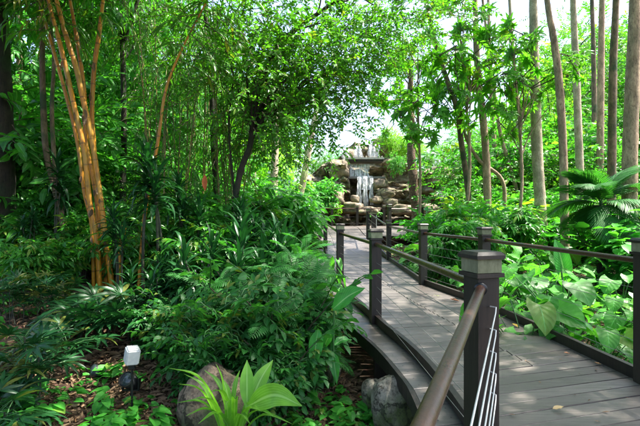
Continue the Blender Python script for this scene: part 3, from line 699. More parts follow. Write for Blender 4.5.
big_tree('tall_tree', 'thick reddish brown trunk at the right edge of the picture', [(629, 250), (630, 150), (633, 70), (635, 0)], 9, 14, M['bark_tan'], cr=over(640, 9, 8.5, 1.3), per=12)
big_tree('tall_tree', 'leaning grey trunk between the waterfall and the brown trees', [(473, 235), (466, 175), (461, 140), (457, 109), (446, 77), (436, 46), (428, 10)], 13, 5.5, M['bark_mid'], cr=over(430, 13, 9.8, 1.3, .7), leafm='mid', per=10)
big_tree('tall_tree', 'reddish brown trunk right of the leaning grey one', [(488, 225), (487, 180), (485, 140), (481, 100), (477, 60), (475, 0)], 13, 7.5, M['bark_tan'], top_z=9,
         forks=[([(505, 215), (502, 180), (480, 161), (467, 140), (462, 120)], 4)])
big_tree('tall_tree', 'thin reddish trunk leaning left among the back trees', [(520, 212), (517, 193), (509, 165), (502, 140), (495, 100)], 16, 4.5, M['bark_tan'], top_z=11.5)
big_tree('tall_tree', 'thin pale trunk left of the widest pale trunk', [(523, 212), (522, 190), (520, 150), (517, 100), (512, 40)], 16, 5, M['bark_pale'], top_z=11.5)
big_tree('tall_tree', 'curved tan trunk forking behind the reddish brown tree', [(505, 215), (502, 185), (495, 150), (492, 110), (490, 60)], 17, 5, M['bark_tan'], top_z=11.5)
big_tree('palm_tree', 'rough dark ringed palm trunk in front of the rocks right of the waterfall', [(416, 212), (413, 180), (411, 150), (411, 112), (410, 60)], 19, 9, M['bark_palm'], top_z=8.5, lumps=.1, cr=over(414, 18, 8.2, 1.2, .8), leafm='small', per=12)
# left
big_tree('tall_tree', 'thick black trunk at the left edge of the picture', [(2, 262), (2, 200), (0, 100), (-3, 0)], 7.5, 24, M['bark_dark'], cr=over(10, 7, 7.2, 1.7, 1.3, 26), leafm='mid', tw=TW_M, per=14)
big_tree('slim_tree', 'slim brown trunk slanting left of the golden bamboo', [(71, 285), (65, 235), (56, 193), (46, 150), (43, 95), (42, 40), (41, 0)], 7.5, 6, M['bark_mid'], top_z=7, cr=over(35, 7.5, 6.2, 1.5, 1.3, 22), leafm='mid', tw=TW_M, per=14,
         forks=[([(57, 195), (53, 140), (52, 100), (54, 60), (50, 20)], 4.5)])
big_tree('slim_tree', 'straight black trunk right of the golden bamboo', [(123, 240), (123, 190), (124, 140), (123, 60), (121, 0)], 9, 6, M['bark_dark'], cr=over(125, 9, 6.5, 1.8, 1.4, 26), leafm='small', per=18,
         forks=[([(124, 40), (130, 22), (138, 0)], 5)])
big_tree('tall_tree', 'pale grey trunk behind the straight black trunk', [(136, 200), (135, 150), (134, 80), (139, 20), (140, 0)], 14, 8, M['bark_pale'], top_z=9)
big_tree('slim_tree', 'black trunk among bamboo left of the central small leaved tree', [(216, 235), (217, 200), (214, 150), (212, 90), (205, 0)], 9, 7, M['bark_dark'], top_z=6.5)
x0 = gx(290, 7.6)
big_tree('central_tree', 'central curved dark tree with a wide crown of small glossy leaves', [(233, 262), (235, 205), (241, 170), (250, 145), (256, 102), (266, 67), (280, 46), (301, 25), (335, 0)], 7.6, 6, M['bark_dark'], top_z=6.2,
         cr=[(gx(262, 7.6), 7.6, P(0, 80, 7.6)[2], .95, .8, 1.0, 34), (gx(318, 7.9), 7.9, P(0, 45, 7.9)[2], 1.0, .8, .8, 34), (gx(240, 7.4), 7.4, P(0, 25, 7.4)[2], 1.1, .9, .7, 26), (gx(292, 8.2), 8.2, P(0, 118, 8.2)[2], .95, .8, .6, 24), (gx(345, 8.6), 8.6, P(0, 90, 8.6)[2], .6, .6, .7, 11), (gx(405, 8.8), 8.8, P(0, 8, 8.8)[2], 1.0, .7, .4, 14), (gx(385, 9), 9, P(0, 24, 9)[2], .4, .5, .3, 6), (gx(362, 8.8), 8.8, P(0, 62, 8.8)[2], .4, .5, .5, 7), (gx(372, 8.2), 8.2, P(0, 8, 8.2)[2], .8, .7, .35, 12)],
         tw=[twig(.3, 11, .075, .036, .4, sag=.1) for _ in range(3)], per=13, nl=26, down=.02, forks=[([(236, 215), (232, 170), (229, 130), (233, 80)], 2.5), ([(300, 27), (312, 18), (319, 8), (322, -10)], 2)])
big_tree('tall_tree', 'white sunlit trunk leaning right beside the waterfall rocks', [(299, 200), (303, 182), (307, 160), (311, 138), (318, 100)], 19, 7, M['bark_pale'], top_z=7.5)
big_tree('tall_tree', 'pale trunk seen behind the central tree in front of the glasshouse', [(273, 205), (274, 180), (275, 150), (276, 90)], 17, 8, M['bark_pale'], top_z=8)
big_tree('tall_tree', 'thin tan trunk left of the glasshouse pane behind the central tree', [(254, 205), (254, 180), (253, 150), (252, 90)], 18, 4.5, M['bark_tan'], top_z=8)

# golden bamboo clump
Yb = 6.5
culms = [([(94, 296), (92, 228), (84.5, 193), (77, 140), (66, 95), (49, 35), (37, -6)], 3.5), ([(100, 296), (97, 242), (90, 203), (84, 150), (74, 105), (62, 52), (46, -8)], 4.8),
         ([(112.7, 290), (105.6, 238), (100, 196), (92, 141), (83, 99), (76, 67), (65, 32), (54, -10)], 5.2), ([(107, 292), (103, 240), (95, 190), (86, 140), (84, 90), (77, 40), (69, -6)], 4),
         ([(104, 292), (99, 230), (94, 148), (92, 116), (94, 70), (99, 35), (104, -8)], 4.4)]
t = thing('golden_bamboo', 'golden yellow bamboo clump with thick jointed culms at the left', 'bamboo', (*P(102, 290, Yb)[:2], .1))
fol = []
for i, (pth, wpx) in enumerate(culms):
    yy = Yb + [.1, -.05, 0, .15, .25, .35, .3][i]
    p = smooth_path([P(a, b_, yy) for a, b_ in pth] , 6); last = p[-1] + (p[-1] - p[-5]) * 1.6 + [.2 * (i - 2), 0, 1]; p = np.vstack([p[0] - [0, 0, .25], p, p[-1] * .5 + last * .5 + [0, 0, .1], last])
    part('culm', tube(p, [wpx / F * yy / 2 * k for k in (1.08, 1.05, 1, 1, .95, .6)], 14), M['culm'], t, True, world=True)
    k_ = rng.integers(4, int(len(p) * .8), 5); dn = np.stack([rng.normal(0, .25, 5), rng.normal(-.25, .2, 5), rng.choice([-1, 1], 5)], 1)
    for kk, dd_ in zip(k_, dn): part('sheath', place(strip(.13, .045, 3, .5, .25, 'lance'), [p[kk] + [0, -wpx / F * yy / 2, 0]], frames([dd_], .3), rng.uniform(.7, 1.2), jit=1), M['litter'], t, world=True)
    q = p[rng.integers(int(len(p) * .84), len(p), 9)]
    fol.append(place(TW_B[i % 3], q, frames(rdirs(9, -.3, .6)), rng.uniform(.8, 1.3, 9)))
part('foliage', join(fol), [M['bamboo'], M['twig']], t, world=True)
t = thing('golden_bamboo_cane', 'single thin golden cane slanting right of the golden clump', 'bamboo', (*P(141, 262, 6.2)[:2], .1))
p = smooth_path([P(a, b_, 6.2) for a, b_ in [(139, 290), (141, 256), (144, 221), (150, 182), (158, 141), (165.5, 91), (180, 53), (200, 14), (215, -15)]], 6)
part('culm', tube(p, [3.8 / F * 6.2 / 2, 3.2 / F * 6.2 / 2, .008], 10), M['culm'], t, True, world=True)
part('foliage', place(TW_B[0], p[-14:], frames(rdirs(14, -.5, .3)), 1.2), [M['bamboo'], M['twig']], t, world=True)
for (pts_, w_, lb) in (([(118, 285), (121, 250), (124, 225)], 5, 'short broken ochre cane stump behind the golden clump'), ([(150, 290), (154, 262), (158, 245)], 3.2, 'short ochre cane stump leaning right near the thin golden cane')):
    p = smooth_path([P(a, b_, 6.4) for a, b_ in pts_], 4); t = thing('cane_stump', lb, 'bamboo', p[0]); part('culm', tube(p, w_ / F * 3.2, 9, caps=True), M['culm'], t, True, world=True)
    for q_, d_ in ((p[2], [.3, -.5, .8]), (p[3], [-.4, -.4, .8])): part('sheath', place(strip(.1, .05, 2, .2), [q_], frames([d_]), 1), M['litter'], t, world=True)

# ------------------------------------------------------------------ background trees (copies)
ORD = 'first second third fourth fifth sixth seventh eighth ninth tenth eleventh twelfth thirteenth fourteenth fifteenth sixteenth seventeenth eighteenth nineteenth twentieth'.split()
PEND = {}
def sp(pr, px, Y, row=None, **k):
    o = spawn(pr, gx(px, Y), Y, **k)
    if row: PEND.setdefault((row, k['label']), []).append((px, o))
    return o
def settle():     # number the plants of one row from the left, in their labels
    for (row, lb), L_ in PEND.items():
        L_.sort(key=lambda a: a[0])
        for i, (px, o) in enumerate(L_):
            w_ = 'leftmost' if i == 0 else 'rightmost' if i == len(L_) - 1 else ORD[i] + ' from left'
            o['label'] = f'{lb}, {w_} in the {row}'
DEPTH = {44: 'farthest row', 33: 'row behind the waterfall', 25: 'row level with the waterfall', 19: 'row before the waterfall', 17: 'sparse row left of the pale trunks', 20: 'row behind the palm'}
for Y, n_, lo, hi, hh in ((44, 17, -60, 700, 12), (33, 13, -40, 680, 9.5), (25, 7, -30, 225, 7.8), (25, 5, 490, 660, 7.0), (19, 6, -20, 222, 6.4), (20, 3, 570, 690, 6.2)):
    for px in np.linspace(lo, hi, n_):
        p_ = px + rng.normal(0, 8); yy = Y + rng.normal(0, 1.2)
        if Y == 33 and 325 < p_ < 440: continue
        h_ = hh * rng.uniform(.85, 1.15)
        if 300 < p_ < 450: h_ = min(h_, 6.0)
        elif 450 <= p_ < 520: h_ *= .72
        elif p_ >= 530 and Y > 24: h_ *= 1.45
        k = rng.choice([0, 1, 2, 3], p=[.3, .25, .2, .25] if p_ < 300 else [.35, .35, .2, .1])
        sp(TREES[k], p_, yy, h=h_, sxy=1.15, row=DEPTH[Y], label=['small leaved tree', 'broad leaved tree', 'long leaved tree', 'light green tree'][k])
for px, Y, tp in ((60, 12, -40), (175, 12.5, -20), (100, 13.5, -10), (20, 11.5, -50)): sp(TREES[int(rng.integers(0, 3))], px, Y, top=tp, sxy=.9, row='row behind the golden bamboo', label='shaded leafy tree')
for px, Y, tp in ((22, 8.6, 75), (15, 9, 130), (40, 10, 100), (70, 11, 110), (60, 9, 170), (105, 10, 150), (140, 10.5, 145), (175, 9.5, 165), (195, 11, 150), (225, 11, 160), (150, 8.5, 185), (20, 8, 190), (240, 9.5, 190), (90, 8.4, 200), (200, 8, 205), (294, 20.5, 182)):
    sp(SAPS[int(rng.integers(0, 3))], px, Y, top=tp, label='bushy sapling in the shade left of the boardwalk', group='saplings under the trees on the left', sxy=1.1, row='front saplings' if Y < 9.2 else 'back saplings')
for px, Y, tp in ((470, 16, 172), (478, 17, 140), (500, 18, 120), (515, 14, 190), (530, 17, 140), (555, 16, 160), (575, 17, 130), (605, 17, 130), (630, 15, 140), (545, 13, 195), (585, 13, 190), (495, 13, 200), (625, 12, 180)):
    sp(SAPS[int(rng.integers(0, 3))], px, Y, top=tp, label='bushy sapling between the tall trunks', group='saplings between the trunks on the right', sxy=1.1, row='front saplings' if Y < 14.5 else 'back saplings')
for i, (px, Y, tp) in enumerate(((185, 9, -50), (228, 8.2, -30), (160, 7.6, -40))):
    sp(BAMB[i % 2], px, Y, top=tp, sxy=.75, row='centre left' if px > 120 else 'far left', label='drooping green bamboo stand')
for i, (px, Y, tp, lb) in enumerate(((512, 11.5, 15, 'umbrella tree with large finger leaves hanging in front of the pale trunk'), (458, 13, -12, 'umbrella tree with finger leaves above the leaning grey trunk'), (418, 13.5, 28, 'umbrella tree with leaves against white sky over the waterfall'))):
    sp(PALMT, px, Y, top=tp, label=lb, group='umbrella trees', sxy=.8)
# unseen wide crowned tree, added outside the picture to shade the near boardwalk
big_tree('added_shade_tree', 'unseen spreading tree added off the right edge to shade the near boardwalk', [(1000, 260), (990, 100), (980, -100)], 4.2, 26, M['bark_mid'], top_z=8.2, cr=[(5.4, 3.4, 8.6, 3.3, 3.8, 1.2, 110)], leafm='mid', tw=TW_T, per=18, nl=16)
big_tree('added_shade_tree', 'unseen spreading tree added off the left edge to shade the left bed', [(-700, 300), (-690, 100), (-670, -100)], 2.2, 40, M['bark_mid'], top_z=6.5, cr=[(-2.2, 3.2, 7.0, 4.0, 4.2, 1.2, 190)], leafm='mid', tw=TW_T, per=18, nl=16)  # second unseen tree, added so its dense crown darkens the left bed

# ------------------------------------------------------------------ rocks and waterfall
def rock_g(seed, sx=1, sy=1, sz=1, sub=4, am=.28, fr=1.3, flat=0):
    bm = bmesh.new(); bmesh.ops.create_icosphere(bm, subdivisions=sub, radius=1)
    o = Vector((seed * 7.3, seed * 3.1, seed * 1.7))
    for v in bm.verts:
        p = v.co.copy(); k = 1 + am * noise.fractal(p * fr + o, .75, 2.1, 6) + am * .25 * (noise.cell(p * 2.2 + o) - .5)
        q = p * k; 
        for ax in range(3):       # blocky: pull towards facets
            c = q[ax]; q[ax] = math.copysign(abs(c) ** (.75 if flat else .88), c)
        v.co = Vector((q.x * sx, q.y * sy, q.z * sz))
    return bm
def rock_obj(name, label, loc, s, seed, mt, rz=0, group=None, sub=4, am=.28, flat=0):
    bm = rock_g(seed, *s, sub=sub, am=am, flat=flat); me = bpy.data.meshes.new(name); bm.to_mesh(me); bm.free()
    for p in me.polygons: p.use_smooth = True
    me.materials.append(mt); o = bpy.data.objects.new(name, me); COL.objects.link(o); o.location = loc; o.rotation_euler = (0, 0, rz)
    return tag(o, label, 'rock', group)
rock_obj('boulder', 'large mossy boulder behind the bright strap leaved plant', (gx(212, 3.45), 3.5, -.30), (.29, .26, .34), 11, M['rock'], am=.2)
rock_obj('boulder', 'pale boulder beside the boardwalk edge at the bottom', (gx(396, 3.55), 3.6, -.32), (.2, .2, .24), 8, M['rock_p'], sub=4, am=.16)
rock_obj('boulder', 'grey boulder leaning on the pale one under the boardwalk edge', (gx(377, 3.75), 3.9, -.36), (.12, .14, .15), 9, M['rock_p'], am=.16)
rock_obj('boulder', 'small pale stone in the litter below the canna leaf', (gx(333, 4.3), 4.35, -.32), (.09, .08, .1), 4, M['rock_p'], sub=3)
rock_obj('boulder', 'grey stone under the right railing among elephant ears', (gx(572, 5.4), 5.6, -.2), (.26, .2, .32), 5, M['rock'])
rock_obj('boulder', 'long mossy stone behind the second right railing post', (gx(440, 10.6), 10.8, .28), (.85, .3, .28), 6, M['rock'])
rock_obj('boulder', 'low flat stone in the bed right of the boardwalk', (gx(455, 12.6), 12.8, .45), (.7, .4, .25), 7, M['rock'])
# cliff : displaced wall in tiers
def cliff_sheet(px0, px1, Yc, z0, ztop, nx=120, nz=90, seed=3, depth=1.0, stepz=None):
    X = np.linspace(gx(px0, Yc), gx(px1, Yc), nx); V = []
    for j in range(nz + 1):
        for x in X:
            t_ = j / nz; zt = ztop(x); z = z0 + (zt - z0) * min(1, t_ / .86)
            back_ = 0 if t_ < .86 else (t_ - .86) / .14 * 3.0
            q = Vector((x * .7, z * 1.6, seed)); cell = noise.cell(Vector((x * .85 + .4 * noise.noise(Vector((z, x, 1))), z * 1.25, seed)))
            dpt = .9 * noise.fractal(q, .8, 2.1, 5) + .35 * cell + .12 * math.sin(z * 6 + 2 * noise.noise(Vector((x, 0, seed))))
            V.append((x, Yc - dpt * depth + back_, z + .12 * noise.noise(Vector((x * 2, z * 2, 5)))))
    idx = np.arange((nz + 1) * nx).reshape(nz + 1, nx)
    return G(V, np.stack([idx[:-1, :-1], idx[:-1, 1:], idx[1:, 1:], idx[1:, :-1]], -1).reshape(-1, 4))
Yw = 26.0
def zt1(x):
    px = CX + x / Yw * F
    return float(np.interp(px, [270, 300, 322, 345, 348, 384, 388, 410, 425, 455, 480], [1.5, 3.2, 4.2, 4.5, 4.1, 4.0, 3.3, 3.0, 3.7, 3.6, 1.2]))
part('cliff', cliff_sheet(285, 478, Yw, .2, zt1), M['cliff'], None, True)
bpy.data.objects['cliff']['kind'] = 'structure'; tag(bpy.data.objects['cliff'], 'layered tan rock face behind the waterfall', 'cliff')
c3 = part('cliff', cliff_sheet(300, 350, 24.6, .2, lambda x: float(np.interp(CX + x / 24.6 * F, [300, 312, 330, 345, 350], [1.0, 3.4, 4.2, 4.0, 3.2])), 60, 80, 13), M['cliff'], None, True)
tag(c3, 'rock buttress left of the falling water', 'cliff', kind='structure')
c4 = part('cliff', cliff_sheet(384, 470, 24.8, .2, lambda x: float(np.interp(CX + x / 24.8 * F, [384, 392, 410, 425, 455, 470], [1.6, 2.5, 2.7, 3.9, 3.7, 1.5])), 90, 80, 17), M['cliff'], None, True)
tag(c4, 'brown rock face right of the falling water', 'cliff', kind='structure')
def zt2(x):
    px = CX + x / 29.5 * F
    return float(np.interp(px, [318, 335, 346, 355, 372, 386, 400, 430], [2.5, 4.8, 5.7, 6.2, 6.0, 6.3, 6.0, 3.0]))
c2 = part('cliff', cliff_sheet(320, 440, 29.5, 2.5, zt2, 80, 50, 9, .7), M['cliff'], None, True)
tag(c2, 'upper rock tier above the grey stone ledge', 'cliff', kind='structure')
# ledge slab with foam
l0, l1 = P(346, 161, 25.2), P(382, 161, 25.2)
lg = thing('stone_ledge', 'long grey stone slab spanning the waterfall', 'ledge', (l0 + l1) / 2)
part('slab', box((0, 0, -.03), (l1[0] - l0[0], 1.2, .12), 0), M['bark_dark'], lg)
part('lip', box((0, -.02, .085), (l1[0] - l0[0] + .08, 1.26, .11)), M['gravel'], lg)
for xx in np.linspace(-1.0, 1.0, 12): part('baluster', box((xx, -.45, .19), (.07, .07, .1)), M['gravel'], lg)
bpl = thing('pool_stone', 'lower brown rock shelf under the falling water', 'rock', P(365, 178, 25.3)); part('slab', box((0, 0, 0), (2.3, .9, .12)), M['slab'], bpl)
wf = thing('waterfall', 'white water falling over the rocks in thin veils', 'waterfall', P(366, 200, 25), kind='structure')
def veil(px0, px1, py0, py1, Y, out=.25, n_=16, name='water_veil'):
    a, b_ = P(px0, py0, Y), P(px1, py1, Y); gs = []
    xs_ = np.linspace(a[0], b_[0], n_); K = 14; V = []
    for j in range(K + 1):
        t_ = j / K
        for i, x in enumerate(xs_): V.append((x + .05 * math.sin(i * 2.1 + j * .5), Y - out * t_ ** .5 - .06 * math.sin(i * 1.7) - .04 * rng.random(), a[2] + (b_[2] - a[2]) * t_))
    idx = np.arange((K + 1) * n_).reshape(K + 1, n_)
    part(name, G(V, np.stack([idx[:-1, :-1], idx[:-1, 1:], idx[1:, 1:], idx[1:, :-1]], -1).reshape(-1, 4)), M['water'], wf, True, world=True)
veil(354, 362, 146, 158, 26.5, .2, 8); veil(368, 379, 144, 158, 26.5, .25, 10); veil(342, 349, 149, 160, 26.0, .2, 8)
veil(349, 369, 164, 177, 25.0, .1); veil(357, 361, 177, 205, 24.5, .2, 8); veil(363, 367, 176, 206, 24.5, .25, 8); veil(369.5, 373, 178, 205, 24.5, .2, 8); veil(358, 372, 176, 190, 24.6, .12, 16)
rk = [(350, 154, 27, .45, .3), (360, 150, 27.3, .5, .35), (372, 153, 27, .5, .35), (381, 146, 27.4, .5, .5), (338, 170, 25, .8, .6), (381, 184, 24.4, .42, .28), (385, 194, 24.2, .5, .3), (377, 200, 23.9, .4, .22), (390, 203, 24, .45, .25), (355, 199, 24.1, .3, .25), (352, 208, 23.6, .7, .35), (367, 211, 23.5, .8, .25), (330, 198, 23.6, .8, .5),
      (443, 176, 24.6, .8, .6), (404, 210, 23.2, .9, .3), (426, 210, 23, .8, .35)]
rl = []
for (px, py, Y, a, b_) in rk:
    v_ = 'above the ledge' if py < 160 else 'at ledge height' if py < 180 else 'beside the falls' if py < 195 else 'at the foot of the falls'
    rl.append((v_, px))
rl = [('weathered tan rock %s, %s from left' % (v_, ORD[sorted(p for q, p in rl if q == v_).index(px)])) for v_, px in rl]
for i, (px, py, Y, a, b_) in enumerate(rk):
    p = P(px, py, Y); rock_obj('waterfall_rock', rl[i], p, (a, a * .8, b_), 20 + i, M['cliff'], rng.random() * 3, 'rocks around the waterfall', 3, .35, 1)
# plants on the rocks
spawn(LIME, *P(392, 150, 27)[:2], z=P(392, 155, 27)[2], top=127, sxy=.9, label='bright lime bush on top of the rocks right of the waterfall', group='bushes around the waterfall')
spawn(LIME, *P(412, 150, 27.5)[:2], z=P(410, 160, 27.5)[2], top=134, sxy=1.2, label='second lime bush behind the palm trunk', group='bushes around the waterfall')
spawn(SAPS[0], *P(399, 185, 24.3)[:2], z=P(397, 177, 24.6)[2], top=153, sxy=.95, label='round green bush hanging over the rocks beside the falls', group='bushes around the waterfall')
spawn(SAPS[2], *P(428, 185, 23.8)[:2], z=P(432, 170, 23.8)[2], top=150, sxy=.9, label='green bush on the brown rocks right of the palm trunk', group='bushes around the waterfall')
spawn(LSH[1], *P(325, 200, 22.8)[:2], z=P(325, 212, 22.8)[2], top=180, sxy=.7, label='pale green bush left of the waterfall', group='bushes around the waterfall')
spawn(LSH[0], *P(335, 215, 22.6)[:2], z=P(335, 216, 22.6)[2], top=203, sxy=.8, label='pale green bush behind the far railing', group='bushes around the waterfall')
spawn(TARO[2], *P(375, 215, 22.8)[:2], z=P(385, 222, 22.8)[2], top=212, sxy=1.2, label='low leafy plants at the foot of the falls', group='bushes around the waterfall')

# ------------------------------------------------------------------ buildings behind the trees
bd = thing('office_building', 'white building with dark window bands behind the right hand trees', 'building', (26, 50, 1.5))
part('wall', join([box((4, 0, 3.9), (24, 8, 7.8))]), M['wall_w'], bd)
for k in range(2):
    for xx in np.arange(-7.5, 14, 3.5): part('window', box((xx + 1.2, -4.05, 1.9 + k * 3.1), (3.2, .12, 1.5)), M['glass'], bd)
gh = thing('glasshouse', 'pale glasshouse wall seen between trunks behind the central tree', 'building', (gx(262, 24), 24, .75))
part('pane', box((0, 0, 1.6), (3.5, .1, 3.1)), plain('pale_glass', (.42, .5, .52), .12, noise_=.15, sc=.5), gh)
part('frame', join([box((xx, -.1, 1.6), (.08, .12, 3.2)) for xx in np.arange(-1.8, 1.9, .6)] + [box((0, -.12, zz), (3.7, .1, .08)) for zz in (.4, 1.2, 2.0, 2.8, 3.2)]), M['wall_w'], gh)
lw_ = thing('low_building', 'low pale building behind the trees at the left edge', 'building', (gx(-10, 30), 30, 1.0))
part('wall', box((0, 0, 1.9), (12, 3, 3.8)), M['wall_w'], lw_); part('window', join([box((xx, -1.55, 1.7), (2.2, .1, 1.1)) for xx in (-4, -1, 2, 5)]), M['glass'], lw_)
gp = tag(part('green_pole', tube([P(493, 215, 22), P(493, 190, 22), P(493, 158, 22)], .06, 10, caps=True), M['greenp'], None, True), 'thin green pole in front of the white building', 'pole')
railing('railing', 'distant black railing of a path behind the pale trunks', [(gx(514, 21), 21), (gx(552, 21), 21), (gx(590, 21), 21)], zs=[.75] * 3, ncab=2)
# hanging orange dead leaf and yellow leaf
t = thing('hanging_leaf', 'orange dead leaf hanging among the bamboo', 'leaf', P(205, 175, 6.8)); part('blade', place(strip(.26, .09, 5, .1, .2), [[0, 0, 0]], frames([[.02, -.1, -1]], up=[[0, -1, 0]]), 1), plain('orange_leaf', (.55, .12, .02), .6, noise_=.3), t, True)
part('stalk', tube([[0, 0, 0], [.01, 0, .05], [.03, 0, .1]], .003, 5), M['twig'], t)
t = thing('hanging_leaf', 'yellow leaves beyond the orange hanging leaf', 'leaf', P(208, 200, 8)); part('blade', place(strip(.2, .1, 4, .3, .2), [[0, 0, 0], [.06, 0, -.04], [-.03, .02, .02]], frames([[.3, -.3, -1], [-.2, -.3, -1], [-.5, -.2, -.8]], up=[[0, -1, 0]] * 3), .9), plain('yellow_leaf', (.72, .5, .03), .6, noise_=.2), t, True)

# ------------------------------------------------------------------ person far away
t = thing('person', 'person in a white shirt reaching over the far railing beside the rocks', 'person', P(443, 222, 21))
o = np.array(t.location)
skin = plain('skin', (.42, .24, .16), .6, noise_=.1); shirt = plain('white_shirt', (.75, .75, .74), .8, noise_=.05); trou = plain('dark_trousers', (.03, .03, .04), .8, noise_=.1); hair = plain('black_hair', (.012, .01, .009), .6, noise_=.2)
def body(segs, m_, nm):
    me = bpy.data.meshes.new(nm); vs = []; es = []; rs = []
    for ch in segs:
        for j, (x, y_, z, r) in enumerate(ch):
            key = (x, y_, z)
            if key not in [a[0] for a in rs]: rs.append((key, r)); vs.append(key)
            if j: es.append((vs.index(ch[j - 1][:3]), vs.index(key)))
    me.from_pydata(vs, es, []); ob = bpy.data.objects.new(nm, me); COL.objects.link(ob); ob.parent = t
    sk = ob.modifiers.new('skin', 'SKIN')
    for i, (k, r) in enumerate(rs): me.skin_vertices[0].data[i].radius = (r, r * .85); 
    me.skin_vertices[0].data[0].use_root = True
    ss_ = ob.modifiers.new('sub', 'SUBSURF'); ss_.levels = 2; ss_.render_levels = 2; me.materials.append(m_); return ob
body([[(0, 0, .95, .14), (0, 0, 1.15, .13), (-.01, 0, 1.38, .16), (-.02, 0, 1.48, .07), (-.03, 0, 1.56, .06), (-.04, -.01, 1.64, .085), (-.04, -.01, 1.74, .07)],
      [(0, 0, .95, .14), (.1, 0, .85, .1), (.11, -.02, .48, .07), (.11, 0, .08, .045), (.11, -.14, .04, .04)], [(0, 0, .95, .14), (-.1, 0, .85, .1), (-.11, -.02, .48, .07), (-.11, 0, .08, .045), (-.11, -.14, .04, .04)],
      [(-.01, 0, 1.38, .16), (-.19, 0, 1.4, .06), (-.42, -.05, 1.28, .042), (-.66, -.08, 1.22, .03), (-.75, -.09, 1.21, .028)], [(-.01, 0, 1.38, .16), (.18, 0, 1.4, .06), (.24, -.02, 1.12, .042), (.16, -.12, .92, .03), (.13, -.17, .88, .028)]], skin, 'body')
body([[(0, 0, .92, .155), (0, 0, 1.15, .148), (-.01, 0, 1.38, .178)], [(-.01, 0, 1.38, .178), (-.19, 0, 1.4, .078), (-.34, -.03, 1.32, .062)], [(-.01, 0, 1.38, .178), (.18, 0, 1.4, .078), (.22, -.01, 1.24, .062)]], shirt, 'shirt')
body([[(0, 0, .94, .15), (.1, 0, .85, .115), (.11, -.02, .48, .085), (.11, 0, .12, .065)], [(0, 0, .94, .15), (-.1, 0, .85, .115), (-.11, -.02, .48, .085), (-.11, 0, .12, .065)]], trou, 'trousers')
body([[(-.035, .025, 1.62, .085), (-.04, .02, 1.7, .1), (-.04, .0, 1.76, .08)]], hair, 'hair')

# ------------------------------------------------------------------ cycad palm on the right
pb = P(600, 250, 8.6); pc = P(601, 205, 8.6)
t = thing('cycad_palm', 'dark green feather palm with arching fronds behind the right railing', 'palm', (pb[0], pb[1], float(ground(pb[0], pb[1])) - .05))
loc = np.array(t.location); tipp = pc - loc
part('trunk', tube(smooth_path([(0, 0, 0), tipp * .5 + [.03, 0, 0], tipp], 6), [.1, .085, .1], 12, lump=.15), M['bark_dark'], t, True)
frs = [frond(L_, 24, .5, .034, d_, a_, prof='lance', ang=.95, vee=-.12) for d_, a_, L_ in ((1.3, 1.0, 1.2), (1.1, 1.4, 1.1), (1.4, .5, 1.25), (1.3, .05, 1.1))]
for i in range(34):
    a = i * 2.4 + rng.normal(0, .1); el = i % 4
    part('frond', place(frs[el], [tipp], frames([[math.cos(a), math.sin(a), 0]], .2), rng.uniform(.75, 1.1), jit=.5), [M['palm'], M['stem']], t, True)

